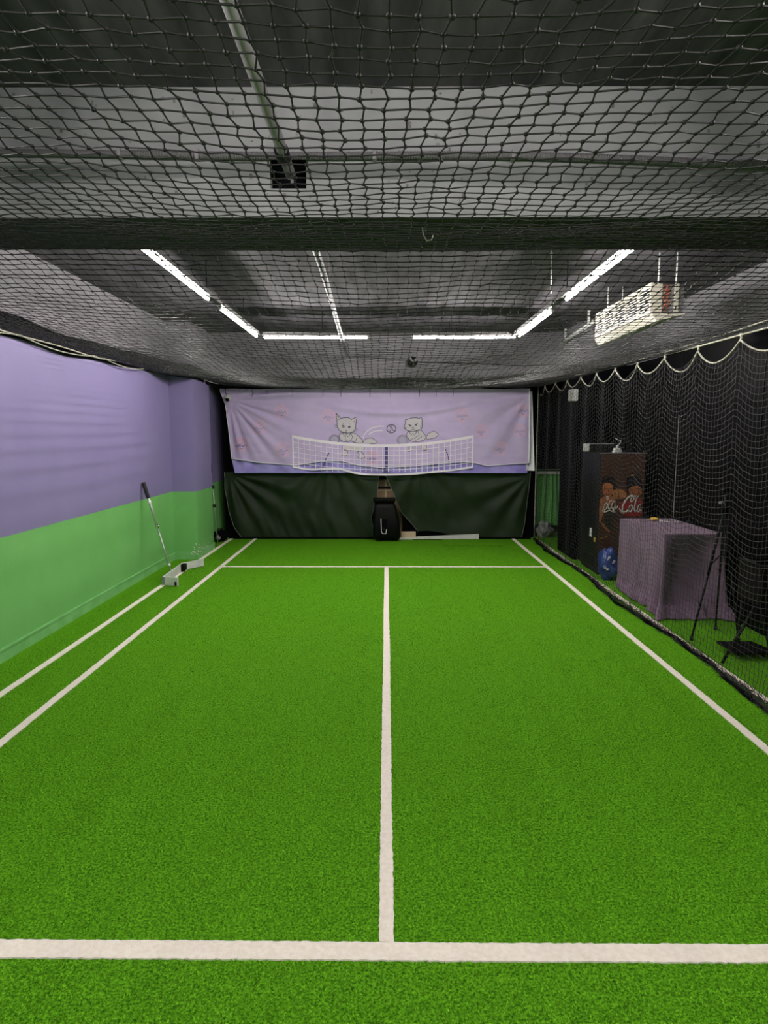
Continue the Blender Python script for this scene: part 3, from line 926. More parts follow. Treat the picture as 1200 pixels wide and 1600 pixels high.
# ------------------------------------------------------------------ dark tarps below the banner
def tarp(label, xa, xb, seed, edgeL, edgeR, zbf):
    t = thing('tarpaulin', label, 'tarpaulin', ((xa+xb)/2, 10.03, 0), 'dark green tarpaulins on the far side')
    mb = MB()
    def fn(u, v):
        z = 0.012 + 1.035*v
        a = edgeL(v); b_ = edgeR(v)
        x = a+(b_-a)*u
        z = z + zbf(x)*(1-v)
        f = 0
        for k, (cx, cz_, fr, am, ph) in enumerate(seed):
            dx, dz = x-cx, cz_-z
            r = math.hypot(dx, dz); an = math.atan2(dz, abs(dx)+1e-6)
            f += am*math.exp(-((r-0.55)/0.6)**2)*math.sin(an*fr+ph)*min(1, r*2.5)
        f += 0.045*noise.noise(Vector((x*1.6+seed[0][4], z*1.7, 2.0)))*(1-v**6)
        f += 0.020*noise.noise(Vector((x*4.0, z*3.2+seed[0][4], 6.0)))*(1-v**6)
        f += 0.030*noise.noise(Vector(((x+z*0.8)*3.0, (z-x*0.3)*1.2, 11.0+seed[0][4])))*(1-v**4)
        f += 0.014*noise.noise(Vector((x*9+z*4, z*2.5, 5.0)))*(1-v)
        y = 10.06 + f + 0.05*(1-v)**2*math.sin(x*2.2)*0.5
        return (x, y, z)
    mb.grid(110, 50, fn)
    build('sheet', mb, 'tarp', t, True)
    build('edge_cord', MB().tube([(lambda p: (p[0], p[1]-0.006, p[2]))(fn(0.0, k/30)) for k in range(31)], 0.006, 5), 'tarp_edge', t, True)
    build('edge_cord', MB().tube([(lambda p: (p[0], p[1]-0.006, p[2]))(fn(1.0, k/30)) for k in range(31)], 0.005, 5), 'tarp_edge', t, True)
    build('top_bar', MB().tube([(edgeL(1), 10.075, 1.05), (edgeR(1), 10.075, 1.05)], 0.012, 8), 'dark_metal', t, True)
    return t
I = lambda v, a, b: float(np.interp(v, a, b))
tarp('crumpled dark green tarpaulin left of the ball machine', -2.5, -0.1,
     [(-2.5, 1.05, 17, 0.028, 0.4), (-0.9, 1.3, 15, 0.014, 1.0)],
     lambda v: I(v, [0, 0.15, 0.4, 0.75, 1], [-2.30, -2.42, -2.50, -2.545, -2.55]),
     lambda v: I(v, [0, 0.05, 0.32, 0.6, 0.75, 1], [-0.18, -0.19, -0.245, -0.15, -0.14, -0.115]), lambda x: 0.0)
tarp('dark green tarpaulin right of the ball machine with a lifted hem', 0.0, 2.3,
     [(2.25, 1.0, 13, 0.022, 0.4), (0.5, 1.3, 13, 0.014, 2.0)],
     lambda v: I(v, [0, 0.12, 0.35, 0.65, 1], [0.50, 0.42, 0.24, 0.12, -0.03]),
     lambda v: I(v, [0, 0.2, 0.6, 1], [2.14, 2.19, 2.23, 2.26]), lambda x: 0.10*math.exp(-((x-0.62)/0.45)**2))
t = thing('green_curtain', 'short green curtain in vertical folds beside the banner', 'curtain', (2.6, 10.45, 0))
mb = MB()
mb.grid(60, 14, lambda u, v: (2.33+0.52*u+0.02*math.sin(v*3+u*9), 10.45+0.03*math.sin(u*34+1.5*math.sin(v*2))+0.015*math.sin(u*71), 0.16+0.88*v))
build('cloth', mb, 'green', t, True)
build('header_strip', MB().box(2.33, 2.86, 10.40, 10.41, 1.0, 1.045), 'board', t)
build('curtain_rail', MB().tube([(2.30, 10.45, 1.05), (3.10, 10.45, 1.05)], 0.012, 8), 'dark_metal', t, True)
# black screen cloth behind the tarps
t = thing('black_screen', 'black cloth screen standing behind the tarpaulins and banner', 'screen', (0, 10.13, 0))
mb = MB()
def scr(xa, xb):
    return lambda u, v: (xa+(xb-xa)*u, 10.16+0.012*math.sin(u*40)+0.03*(v-0.5)*math.sin(u*17), 1.10*v + (0.10*v if v > 0.9 else 0)*math.sin(u*math.pi)**0.3)
mb.grid(50, 16, scr(-2.58, -0.24))
build('cloth', mb, 'black_cloth', t, True)
mb = MB()
mb.grid(50, 16, scr(0.27, 2.36))
build('cloth', mb, 'black_cloth', t, True)
mb = MB()
mb.grid(60, 8, lambda u, v: (-2.56+4.86*u, 10.12+0.008*math.sin(u*50), 1.15+1.2*v))
build('upper_cloth', mb, 'black_cloth', t, True)

# ------------------------------------------------------------------ ball machine and things in the gap
t = thing('ball_machine', 'black tennis ball machine standing in the gap of the tarpaulins', 'machine', (0.0, 9.85, 0))
mb = MB()
def rr_shell(mb, secs, n=6):
    """stack of rounded rectangles: (z, x0,x1,y0,y1,r)"""
    vs_ = []; cnt = 4*n
    for (z, x0, x1, y0, y1, r) in secs:
        for (cx, cy, a0) in ((x1-r, y1-r, 0), (x0+r, y1-r, 90), (x0+r, y0+r, 180), (x1-r, y0+r, 270)):
            for k in range(n):
                a = math.radians(a0+90*k/(n-1))
                vs_.append((cx+r*math.cos(a), cy+r*math.sin(a), z))
    fs = []
    for i in range(len(secs)-1):
        for k in range(cnt):
            a = i*cnt+k; b = i*cnt+(k+1) % cnt
            fs.append((a, b, b+cnt, a+cnt))
    fs.append(tuple(reversed(range(cnt))))
    fs.append(tuple(range((len(secs)-1)*cnt, len(secs)*cnt)))
    return mb.add(vs_, fs)
rr_shell(mb, [(0.05, -0.19, 0.20, 9.72, 10.0, 0.05), (0.09, -0.21, 0.22, 9.70, 10.0, 0.06), (0.32, -0.205, 0.20, 9.70, 10.0, 0.06), (0.52, -0.19, 0.15, 9.73, 10.0, 0.05), (0.60, -0.175, 0.12, 9.75, 10.0, 0.05)])
build('body', mb, 'black_plastic', t, True)
mb = MB()
rr_shell(mb, [(0.60, -0.19, 0.12, 9.74, 10.0, 0.04), (0.645, -0.205, 0.14, 9.72, 10.0, 0.04), (0.66, -0.205, 0.14, 9.72, 10.0, 0.04)])
build('hopper_rim', mb, 'black_plastic', t, True)
build('recess_panel', MB().box(-0.09, 0.0, 9.685, 9.705, 0.13, 0.36, bev=0.008), 'black_cloth', t)
build('slot_trim', MB().tube([(-0.085, 9.688, 0.365), (-0.078, 9.684, 0.16), (-0.06, 9.684, 0.135), (-0.01, 9.684, 0.132), (0.0, 9.686, 0.20)], 0.0065, 6), 'white_plastic', t, True)
build('emblem_knob', MB().tube([(-0.035, 9.69, 0.205), (-0.035, 9.68, 0.205)], 0.016, 10), 'dark_metal', t)
lt = MB()
def mach(x, z, off): return (x, 9.742-off-0.08*max(0, 0.52-z), z)
sq = smooth_pts([(-0.085, 0.475), (-0.075, 0.455), (-0.06, 0.47), (-0.055, 0.45), (-0.04, 0.465), (-0.03, 0.448), (-0.015, 0.462), (0.0, 0.452), (0.02, 0.475), (0.035, 0.485), (0.03, 0.465), (0.012, 0.458), (0.04, 0.452), (0.06, 0.462)])
print_stroke(lt, sq, 0.008, mach, 0.012)
print_stroke(lt, [(-0.045, 0.428), (0.03, 0.428)], 0.006, mach, 0.012)
build('script_mark', lt, 'pipe', t)
for sx in (-0.13, 0.14):
    build('wheel', MB().tube([(sx-0.02, 9.80, 0.05), (sx+0.02, 9.80, 0.05)], 0.05, 14), 'rubber', t, True)

t = thing('cardboard_box', 'brown cardboard box behind the ball machine', 'box', (0.0, 10.4, 0))
build('carton', MB().box(-0.22, 0.26, 10.28, 10.6, 0.0, 0.92, bev=0.004), 'cardboard', t)
build('tape', MB().box(-0.03, 0.0, 10.2785, 10.281, 0.0, 0.92), 'pale_wood', t)
build('shelf_strip', MB().box(-0.22, 0.26, 10.272, 10.28, 0.74, 0.76), 'pale_wood', t)
build('dark_label', MB().box(-0.2, 0.24, 10.274, 10.28, 0.77, 0.81), 'dark_metal', t)

t = tag(build('floor_plank', MB().box(0.23, 0.46, 9.94, 9.985, 0.03, 0.125, bev=0.004), 'pale_wood', org=(0.34, 9.96, 0.0)), 'short pale wooden block beside the ball machine', 'block')
t = thing('foam_board', 'long white foam board lying under the lifted right tarpaulin', 'board', (0.9, 9.93, 0))
mb = MB()
mb.add([(0.20, 9.90, 0.004), (1.45, 9.93, 0.004), (1.45, 9.99, 0.004), (0.20, 9.99, 0.004), (0.20, 9.90, 0.03), (1.45, 9.93, 0.085), (1.45, 9.99, 0.085), (0.20, 9.99, 0.03)],
       [(0,3,2,1),(4,5,6,7),(0,1,5,4),(1,2,6,5),(2,3,7,6),(3,0,4,7)])
build('sheet', mb, 'board', t)
build('edge_strip', MB().box(0.2, 1.45, 9.905, 9.915, 0.0, 0.012), 'black_cloth', t)
struct(build('trim_1', MB().box(-2.5, 2.28, 10.0, 10.02, 0.0, 0.028), 'black_cloth'))
tag(build('turf_offcut', MB().box(0.86, 1.72, 9.36, 9.88, 0.003, 0.014, bev=0.003), 'turf', org=(1.29, 9.6, 0.003)), 'loose rectangle of green turf before the right tarpaulin', 'turf patch')

# security camera at the banner's corner
t = thing('security_camera', 'small white dome camera at the left top corner of the banner', 'camera', (-2.41, 9.86, 2.2))
build('mount', MB().tube([(-2.41, 9.92, 2.22), (-2.41, 9.86, 2.20)], 0.022, 10), 'white_plastic', t, True)
build('dome', MB().ball((-2.41, 9.84, 2.19), 0.048, 14, 10), 'white_plastic', t, True)
build('lens', MB().ball((-2.41, 9.812, 2.165), 0.030, 12, 8), 'black_plastic', t, True)
build('cable', MB().tube([(-2.44, 9.90, 2.23), (-2.47, 9.93, 2.30), (-2.46, 9.95, 2.36)], 0.005, 5), 'black_plastic', t, True)

# ------------------------------------------------------------------ ball pusher (left) with telescopic handle
def plate(mb, a, b, z0, z1, th):
    a = Vector((a[0], a[1], 0)); b = Vector((b[0], b[1], 0))
    d = (b-a).normalized(); n = Vector((-d.y, d.x, 0))*th/2
    q = [a-n, b-n, b+n, a+n]
    return mb.add([(p.x, p.y, z) for z in (z0, z1) for p in q], [(0,3,2,1),(4,5,6,7),(0,1,5,4),(1,2,6,5),(2,3,7,6),(3,0,4,7)])
t = thing('ball_pusher', 'white three-sided ball pusher with a long handle leaning on the left wall', 'ball pusher', (-2.45, 7.2, 0))
build('back_board', plate(MB(), (-2.44, 6.86), (-2.47, 7.60), 0.012, 0.102, 0.018), 'board', t)
build('side_board', plate(MB(), (-2.45, 6.86), (-2.265, 6.80), 0.008, 0.100, 0.018), 'board', t)
build('side_board', plate(MB(), (-2.47, 7.60), (-2.29, 7.86), 0.012, 0.100, 0.018), 'board', t)
build('corner_block', MB().box(-2.462, -2.415, 7.50, 7.60, 0.02, 0.098, bev=0.004), 'black_plastic', t)
build('corner_bracket', MB().box(-2.455, -2.425, 6.838, 6.848, 0.014, 0.098, bev=0.002), 'silver', t)
build('wheel', MB().tube([(-2.30, 6.792, 0.035), (-2.285, 6.80, 0.035)], 0.022, 12), 'dark_metal', t, True)
hb = Vector((-2.46, 7.16, 0.10)); ht = Vector((-2.775, 7.28, 1.10))
hp = lambda u: hb+(ht-hb)*u
build('handle', MB().tube([hp(0), hp(0.5)], 0.010, 10), 'aluminium', t, True)
build('upper_handle', MB().tube([hp(0.5), hp(0.92)], 0.014, 10), 'aluminium', t, True)
build('collar', MB().tube([hp(0.48), hp(0.52)], 0.018, 10), 'chrome', t, True)
build('collar', MB().tube([hp(0.75), hp(0.79)], 0.018, 10), 'white_plastic', t, True)
build('collar', MB().tube([hp(0.05), hp(0.08)], 0.015, 10), 'white_plastic', t, True)
build('grip', MB().tube([hp(0.82), hp(0.85), hp(0.995), hp(1.0)], [0.018, 0.022, 0.022, 0.018], 10), 'rubber', t, True)

t = thing('pole', 'thin dark pole with black clips leaning behind the left pillar', 'pole', (-2.54, 9.5, 0))
p0 = Vector((-2.54, 9.50, 0.0)); p1 = Vector((-2.655, 9.66, 1.22))
pp = lambda u: p0+(p1-p0)*u
build('shaft', MB().tube([pp(0), pp(0.9)], 0.008, 8), 'aluminium', t, True)
build('grip', MB().tube([pp(0.88), pp(1.0)], 0.016, 8), 'rubber', t, True)
for u in (0.45, 0.68):
    build('clip', MB().tube([pp(u), pp(u+0.04)], 0.026, 8), 'rubber', t, True)
# dark bag and wheel in the corner behind the pillar
t = thing('equipment_bag', 'crumpled black bag on the floor behind the left pillar', 'bag', (-2.58, 9.7, 0))
build('bag_body', MB().ball((-2.56, 9.78, 0.09), 0.13, 18, 12, (0.75, 1.2, 0.7), 0.35, 2.5), 'black_cloth', t, True)
build('handle_loop', MB().tube([(-2.60, 9.70, 0.15), (-2.57, 9.65, 0.21), (-2.52, 9.66, 0.22), (-2.49, 9.72, 0.14)], 0.010, 6), 'dark_metal', t, True)
build('wheel_hub', MB().tube([(-2.57, 9.64, 0.08), (-2.565, 9.615, 0.08)], 0.04, 12), 'pipe', t, True)

# ------------------------------------------------------------------ drinks cooler (right)
CX0, CX1, CY0, CY1, CZ = 2.47, 3.00, 7.42, 8.08, 1.43
t = thing('drinks_cooler', 'tall black drinks cooler with a brown soft-drink poster on its side', 'cooler', ((CX0+CX1)/2, (CY0+CY1)/2, 0))
cab = build('cabinet', MB().box(CX0, CX1, CY0, CY1, 0.03, CZ, bev=0.012), 'cooler', t)
build('base_plinth', MB().box(CX0+0.02, CX1-0.02, CY0+0.02, CY1-0.02, 0.0, 0.03), 'rubber', t)
build('top_trim', MB().box(CX0-0.003, CX1+0.003, CY0-0.003, CY0+0.02, CZ-0.006, CZ+0.004), 'pipe', t)
pst = build('poster', MB().box(CX0+0.008, CX1-0.012, CY0-0.004, CY0, 0.06, CZ-0.012), 'poster_brown', t)
def pz(p):       # poster coordinates -> metres on the cooler face
    zx, zy = p
    Lx = 297-47*(zy-190)/1010; Rx = 762-32*(zy-190)/700
    u = (zx-Lx)/(Rx-Lx)
    return (CX0+0.008+u*(CX1-CX0-0.02), (CZ-0.012)-(zy-190)/1420*(CZ-0.03))
def P2(pts): return [pz(p) for p in pts]
def on_poster(x, z, off): return (min(max(x, CX0+0.009), CX1-0.013), CY0-0.004-off, max(z, 0.07))
def pfill(name, pts, m, off, label=None, sm=True):
    mb_ = MB()
    pts = smooth_pts(pts, 3, True) if sm else pts
    print_fill(mb_, P2(pts), on_poster, off, 0.3)
    return build(name, mb_, m, pst, label=label)
pfill('arm_print', [(270,760),(300,700),(335,720),(345,790),(310,880),(290,960),(262,985)], 'poster_skin', 0.0006)
pfill('shirt_print', [(320,880),(400,860),(450,900),(410,980),(395,1110),(340,1060),(330,960)], 'poster_glass', 0.0007)
pfill('red_shirt_print', [(480,760),(560,740),(640,700),(712,720),(720,830),(712,910),(540,912),(470,850)], 'poster_red', 0.0007)
pfill('neck_print', [(310,690),(420,690),(440,760),(360,800),(305,780)], 'poster_skin', 0.0009)
pfill('hair_print', [(300,560),(298,490),(330,456),(390,450),(430,475),(446,530),(440,600),(420,600),(400,540),(330,530)], 'poster_hair', 0.0014, sm=True)
pfill('face_print', [(306,560),(330,522),(385,518),(412,548),(418,610),(405,660),(370,690),(330,684),(308,640)], 'poster_skin', 0.0012)
pfill('hat_print', [(556,580),(560,480),(590,425),(640,400),(690,440),(722,520),(730,600),(715,640),(690,580),(620,570),(585,600),(575,650)], 'poster_hair', 0.0012)
pfill('face_print', [(582,600),(610,574),(670,560),(710,580),(722,630),(700,670),(660,690),(615,672),(590,640)], 'poster_skin', 0.0016)
pfill('fist_print', [(412,660),(420,620),(455,600),(510,606),(550,640),(560,680),(530,705),(470,715),(425,700)], 'poster_skin_light', 0.0018)
mbp = MB()
for seg, wd in (([(325,598),(345,592),(360,600)], 6), ([(378,598),(398,590),(408,598)], 6), ([(366,600),(362,632),(374,640)], 5), ([(335,655),(365,665),(395,650)], 7),
                ([(590,610),(612,600),(628,612)], 7), ([(655,600),(680,592),(700,602)], 7), ([(642,605),(638,630),(652,634)], 5), ([(612,645),(655,662),(700,640)], 8),
                ([(440,640),(446,690)], 5), ([(472,632),(478,690)], 5), ([(505,640),(510,688)], 5), ([(430,690),(530,700)], 5), ([(275,780),(300,800)], 5), ([(268,880),(292,890)], 5)):
    print_stroke(mbp, P2(smooth_pts(seg, 4)), wd*0.0011, on_poster, 0.0022, 0.05)
build('feature_line_print', mbp, 'poster_shade', pst)
mbp = MB()
print_fill(mbp, P2([(600,430),(640,425),(645,442),(605,448)]), on_poster, 0.0022, 0.3)
build('hat_badge_print', mbp, 'poster_skin_light', pst)
mbp = MB()
for seg, wd in (([(275,985),(320,1060),(376,1118)], 7), ([(300,1000),(340,1060),(380,1100)], 5), ([(262,1195),(300,1180),(350,1160)], 6)):
    print_stroke(mbp, P2(seg), wd*0.0011, on_poster, 0.0022, 0.05)
build('strap_print', mbp, 'poster_skin_light', pst)
# flowing white script lettering across the poster: ...oca Cola
SC = [
 ([(318,800),(312,830),(322,848),(345,820),(352,780),(340,760),(322,790)], 13),                    # o
 ([(338,712),(350,690),(364,690),(362,712),(348,730)], 10),
 ([(398,740),(380,742),(364,780),(362,822),(376,836),(398,800)], 13),                               # c
 ([(438,748),(418,745),(402,780),(402,822),(416,832),(432,800),(442,748),(436,800),(442,832),(470,790)], 12),   # a
 ([(300,850),(316,870),(350,862),(375,850),(400,862),(432,872),(412,852),(432,840)], 13),           # flourish
 ([(640,690),(610,676),(570,700),(530,760),(510,830),(522,874),(560,858),(590,820)], 19),           # C
 ([(480,826),(500,872),(530,884)], 14),
 ([(600,740),(612,748),(640,706),(650,684),(632,678),(606,706),(598,740)], 11),
 ([(588,800),(580,850),(594,868),(614,840),(618,800),(604,790),(588,806)], 13),                     # o
 ([(686,684),(672,690),(654,740),(640,810),(638,850),(650,868),(664,850)], 13), # l
 ([(708,790),(690,786),(674,820),(674,858),(686,866),(702,830),(710,784),(704,840),(712,864)], 13), # a
]
mbl = MB(); mbo = MB()
for seg, wd in SC:
    sp = smooth_pts(seg, 5)
    print_stroke(mbo, P2(sp), (wd+7)*0.00115, on_poster, 0.0026, 0.03)
    print_stroke(mbl, P2(sp), wd*0.00105, on_poster, 0.0034, 0.03)
build('script_outline', mbo, 'poster_shade', pst)
build('script_lettering', mbl, 'poster_white', pst, label='large flowing white script lettering')
build('sticker', MB().box(CX0-0.003, CX0, 7.62, 7.71, 0.42, 0.52), 'white_plastic', t, label='white sticker on the side')
build('tag_sticker', MB().box(CX0-0.004, CX0, 7.48, 7.53, 0.38, 0.43), 'yellow', t, label='small yellow tag')
build('vent_grille', MB().box(CX0-0.004, CX0, 7.55, 7.95, 0.08, 0.20), 'dark_metal', t)
# things on the cooler
t = thing('light_box', 'long dark light fitting with a white end lying on the cooler', 'light fitting', (2.62, 7.9, CZ))
build('body', MB().box(2.50, 2.80, 7.93, 8.01, CZ+0.004, CZ+0.095, bev=0.006), 'dark_metal', t)
build('end_cap', MB().box(2.44, 2.50, 7.925, 8.015, CZ+0.004, CZ+0.10, bev=0.008), 'white_plastic', t)
build('top_strip', MB().box(2.46, 2.80, 7.93, 7.94, CZ+0.096, CZ+0.10), 'white_plastic', t)
t = thing('power_adapter', 'stack of small white adapters with a wire on the cooler', 'adapter', (2.72, 7.55, CZ))
for k, (wdt, z) in enumerate(((0.045, 0.004), (0.038, 0.022), (0.030, 0.040))):
    build('block', MB().box(2.70-wdt, 2.70+wdt, 7.50, 7.58, CZ+z, CZ+z+0.016, bev=0.004), 'white_plastic', t)
build('prong', MB().box(2.688, 2.712, 7.53, 7.55, CZ+0.055, CZ+0.085, bev=0.004), 'white_plastic', t)
build('wire', MB().tube([(2.70, 7.54, CZ+0.085), (2.735, 7.55, CZ+0.11), (2.745, 7.55, CZ+0.14), (2.70, 7.55, CZ+0.155), (2.68, 7.55, CZ+0.17)], 0.004, 6), 'white_plastic', t, True)
# white box on the pillar
t = thing('wall_box', 'small white box fixed high on the right pillar behind the net', 'box', (2.42, 8.40, 2.14))
build('case', MB().box(2.375, 2.46, 8.34, 8.50, 2.07, 2.22, bev=0.008), 'white_plastic', t)
build('cover', MB().box(2.370, 2.376, 8.36, 8.48, 2.085, 2.205, bev=0.002), 'cream_plastic', t)
# blue bag
t = thing('blue_bag', 'crumpled blue plastic bag with white print beside the cooler', 'bag', (2.53, 7.18, 0))
build('bag_body', MB().ball((2.53, 7.19, 0.175), 0.17, 24, 16, (0.62, 0.75, 1.02), 0.45, 2.2), 'blue_bag', t, True)
mbp = MB()
for k in range(7):
    a = random.uniform(-2.6, -1.3); z = 0.10+0.2*random.random()
    x = 2.53+0.105*math.cos(a); y = 7.19+0.13*math.sin(a)
    mbp.add([(x-0.012, y-0.012, z), (x+0.014, y-0.014, z+0.004), (x+0.012, y-0.012, z+0.028), (x-0.010, y-0.010, z+0.02)], [(0,1,2,3)])
build('white_print', mbp, 'white_plastic', t)
# grey plastic film in the far corner
t = thing('plastic_wrap', 'heap of grey plastic film at the far right wall', 'plastic wrap', (2.53, 10.2, 0))
build('film', MB().ball((2.54, 10.2, 0.12), 0.13, 22, 14, (0.95, 0.8, 1.0), 0.6, 2.4), 'clear_bag', t, True)

# ------------------------------------------------------------------ table under a mauve cloth
TX0, TX1, TY0, TY1, TZ = 2.50, 3.05, 5.70, 6.80, 0.745
t = thing('folding_table', 'narrow table hidden beneath the mauve cloth', 'table', ((TX0+TX1)/2, (TY0+TY1)/2, 0))
build('table_top', MB().box(TX0+0.012, TX1-0.012, TY0+0.16, TY1-0.012, TZ-0.035, TZ-0.006), 'white_plastic', t)
for (x, y) in ((TX0+0.06, TY0+0.22), (TX1-0.06, TY0+0.22), (TX0+0.06, TY1-0.08), (TX1-0.06, TY1-0.08)):
    build('leg', MB().tube([(x, y, 0), (x, y, TZ-0.035)], 0.014, 8), 'dark_metal', t, True)
t = thing('tablecloth', 'mauve cloth draped to the floor over the table behind the net', 'tablecloth', ((TX0+TX1)/2, (TY0+TY1)/2, TZ))
mb = MB()
per = []
def addseg(a, b, n):
    for k in range(n):
        u = k/n
        per.append((a[0]+(b[0]-a[0])*u, a[1]+(b[1]-a[1])*u))
addseg((TX0, TY0), (TX1, TY0), 40); addseg((TX1, TY0), (TX1, TY1), 40)
addseg((TX1, TY1), (TX0, TY1), 30); addseg((TX0, TY1), (TX0, TY0), 70)
NP = len(per)
rows = 26
vs_ = []
cx, cy = (TX0+TX1)/2, (TY0+TY1)/2
def outward(i):
    x, y = per[i]
    if i < 40: n = Vector((0, -1, 0)); s = i/40
    elif i < 80: n = Vector((1, 0, 0)); s = (i-40)/40
    elif i < 110: n = Vector((0, 1, 0)); s = (i-80)/30
    else: n = Vector((-1, 0, 0)); s = (i-110)/70
    c = min(s, 1-s)
    if c < 0.12:
        d = Vector((x-cx, (y-cy)*0.6, 0)).normalized()
        n = (n*(c/0.12) + d*(1-c/0.12)).normalized()
    return n, s, c
for j in range(rows+1):
    v = j/rows
    for i in range(NP):
        x, y = per[i]
        n, s, c = outward(i)
        z = TZ*(1-v)+0.008
        k = v**1.2
        if i < 40:         # front: hollow middle, bunched corners
            off = 0.085*k*math.exp(-(s/0.10)**2)*(1+0.35*math.sin(s*70))+0.02*k*math.sin(s*46)*math.exp(-((s-0.05)/0.2)**2) - 0.13*max(0.0, math.sin(min(1, max(0, v-0.03)/0.87)*math.pi))**0.8*math.exp(-((s-0.5)/0.33)**4)
            off += 0.10*k*math.exp(-((s-1)/0.2)**2)*(1+0.5*math.sin(s*42))
        elif i >= 110:     # long side toward the net
            off = 0.02*k*(1+math.sin(s*31+1.2*math.sin(s*9)))*0.5 + 0.045*k*math.exp(-((s-1)/0.10)**2)*(1+0.8*math.sin(s*120))
            off = min(off, 0.06)
        else:
            off = min(0.03*k*(1+math.sin(s*24)), 0.045)
        if v > 0.84:       # pooled hem
            w_ = (v-0.84)/0.16
            poolmax = 0.20 if i < 40 else 0.04
            off += poolmax*w_*(0.55+0.75*noise.noise(Vector((x*7, y*7, 3))))
            z = 0.012 + TZ*0.16*(1-w_)*0.75 + 0.07*abs(noise.noise(Vector((x*9+1, y*9, v*14))))*(1-abs(2*w_-1))*2
        p = Vector((x, y, z)) + n*off
        p += n*0.010*noise.noise(Vector((x*5, y*5, z*5)))*k
        if i < 80: p.x = min(p.x, XR-0.03)
        vs_.append(p[:])
fs = []
for j in range(rows):
    for i in range(NP):
        a = j*NP+i; b = j*NP+(i+1) % NP
        fs.append((a, a+NP, b+NP, b))
mb.add(vs_, fs)
build('skirt', mb, 'cloth_mauve', t, True)
mb = MB()
mb.grid(14, 26, lambda u, v: (TX0+(TX1-TX0)*u, TY0+(TY1-TY0)*v, TZ+0.008+0.003*noise.noise(Vector((u*6, v*12, 1)))*min(1, 8*min(u, 1-u, v, 1-v))))
build('top_cloth', mb, 'cloth_mauve', t, True)
mb = MB()
def pool(u, v):
    x = TX0+0.02+(TX1-TX0+0.0)*u
    y = TY0+0.02-0.19*v*(0.75+0.5*noise.noise(Vector((x*6, 1, 2))))
    h = (0.085*(1-v)**0.5+0.05*math.sin(v*9+x*14+2*noise.noise(Vector((x*7, v*3, 4))))*(1-v))*(0.8+0.5*noise.noise(Vector((x*9, v*2, 8))))
    return (min(x, XR-0.04), y, max(0.010, h))
mb.grid(46, 16, pool)
build('pooled_hem', mb, 'cloth_mauve', t, True)
t = thing('tape_roll', 'small yellow roll lying on the mauve tablecloth', 'tape', (2.78, 6.60, TZ+0.011))
rg = MB()
rg.tube([(2.78+0.03*math.cos(k*math.pi/8), 6.60+0.03*math.sin(k*math.pi/8), TZ+0.028) for k in range(17)], 0.014, 8)
build('roll', rg, 'yellow', t, True)
build('core', MB().tube([(2.78, 6.60, TZ+0.013), (2.78, 6.60, TZ+0.036)], 0.014, 10), 'white_plastic', t)
t = thing('cable_end', 'thin pale cable lying on the back of the tablecloth', 'cable', (2.9, 6.55, TZ+0.011))
build('cable', MB().tube([(2.82, 6.52, TZ+0.017), (2.88, 6.46, TZ+0.017), (2.96, 6.42, TZ+0.017), (3.01, 6.45, TZ+0.017)], 0.005, 6), 'white_plastic', t, True)
build('plug', MB().box(2.805, 2.83, 6.51, 6.535, TZ+0.012, TZ+0.03, bev=0.003), 'white_plastic', t)

# ------------------------------------------------------------------ tripod and basket (right, behind the net)
t = thing('tripod', 'black tripod stand with spread legs in front of the mauve table', 'tripod', (2.62, 4.98, 0))
hub = Vector((2.63, 4.95, 1.08))
for f in ((2.455, 5.00, 0.0), (2.79, 5.28, 0.0), (2.82, 4.98, 0.0)):
    F_ = Vector(f); 
    mid = hub+(F_-hub)*0.5
    lg = build('leg', MB().tube([hub, mid], 0.011, 8), 'dark_metal', t, True)
    build('lower_leg', MB().tube([mid-(F_-hub)*0.03, F_+Vector((0, 0, 0.02))], 0.009, 8), 'dark_metal', lg, True)
    build('rubber_foot', MB().tube([F_+Vector((0, 0, 0.0)), F_+Vector((0, 0, 0.035))], 0.015, 8), 'rubber', lg, True)
    br = hub+(F_-hub)*0.42
    build('brace', MB().tube([(hub.x, hub.y, 0.72), br[:]], 0.006, 6), 'dark_metal', t, True)
build('hub', MB().tube([hub+Vector((0, 0, -0.05)), hub+Vector((0, 0, 0.05))], 0.026, 10), 'black_plastic', t, True)
build('column', MB().tube([(hub.x, hub.y, 0.70), (hub.x, hub.y, 1.20)], 0.010, 8), 'dark_metal', t, True)
build('clamp_knob', MB().tube([(hub.x-0.05, hub.y-0.01, 1.12), (hub.x-0.015, hub.y, 1.12)], 0.012, 8), 'silver', t, True)
build('head', MB().box(hub.x-0.035, hub.x+0.035, hub.y-0.03, hub.y+0.03, 1.20, 1.235, bev=0.008), 'black_plastic', t)
t = thing('ball_basket', 'dark basket on splayed legs with a flat base plate near the right net', 'basket', (2.72, 4.62, 0))
bk = MB()
x0, x1, y0, y1, z0, z1 = 2.66, 2.98, 4.46, 4.76, 0.44, 0.72
bk.box(x0, x1, y0, y0+0.012, z0, z1).box(x0, x1, y1-0.012, y1, z0, z1).box(x0, x0+0.012, y0+0.012, y1-0.012, z0, z1).box(x1-0.012, x1, y0+0.012, y1-0.012, z0, z1).box(x0, x1, y0, y1, z0-0.012, z0)
build('basket_body', bk, 'basket', t)
build('rim', MB().tube([(x0, y0, z1), (x1, y0, z1), (x1, y1, z1), (x0, y1, z1), (x0, y0, z1)], 0.009, 6), 'dark_metal', t, True)
for a, b in (((2.69, 4.54, 0.43), (2.43, 4.48, 0.0)), ((2.71, 4.54, 0.43), (2.86, 4.60, 0.0)), ((2.95, 4.56, 0.43), (3.03, 4.46, 0.0)), ((2.70, 4.74, 0.43), (2.69, 4.78, 0.0))):
    build('leg', MB().tube([a, b], 0.011, 8), 'dark_metal', t, True)
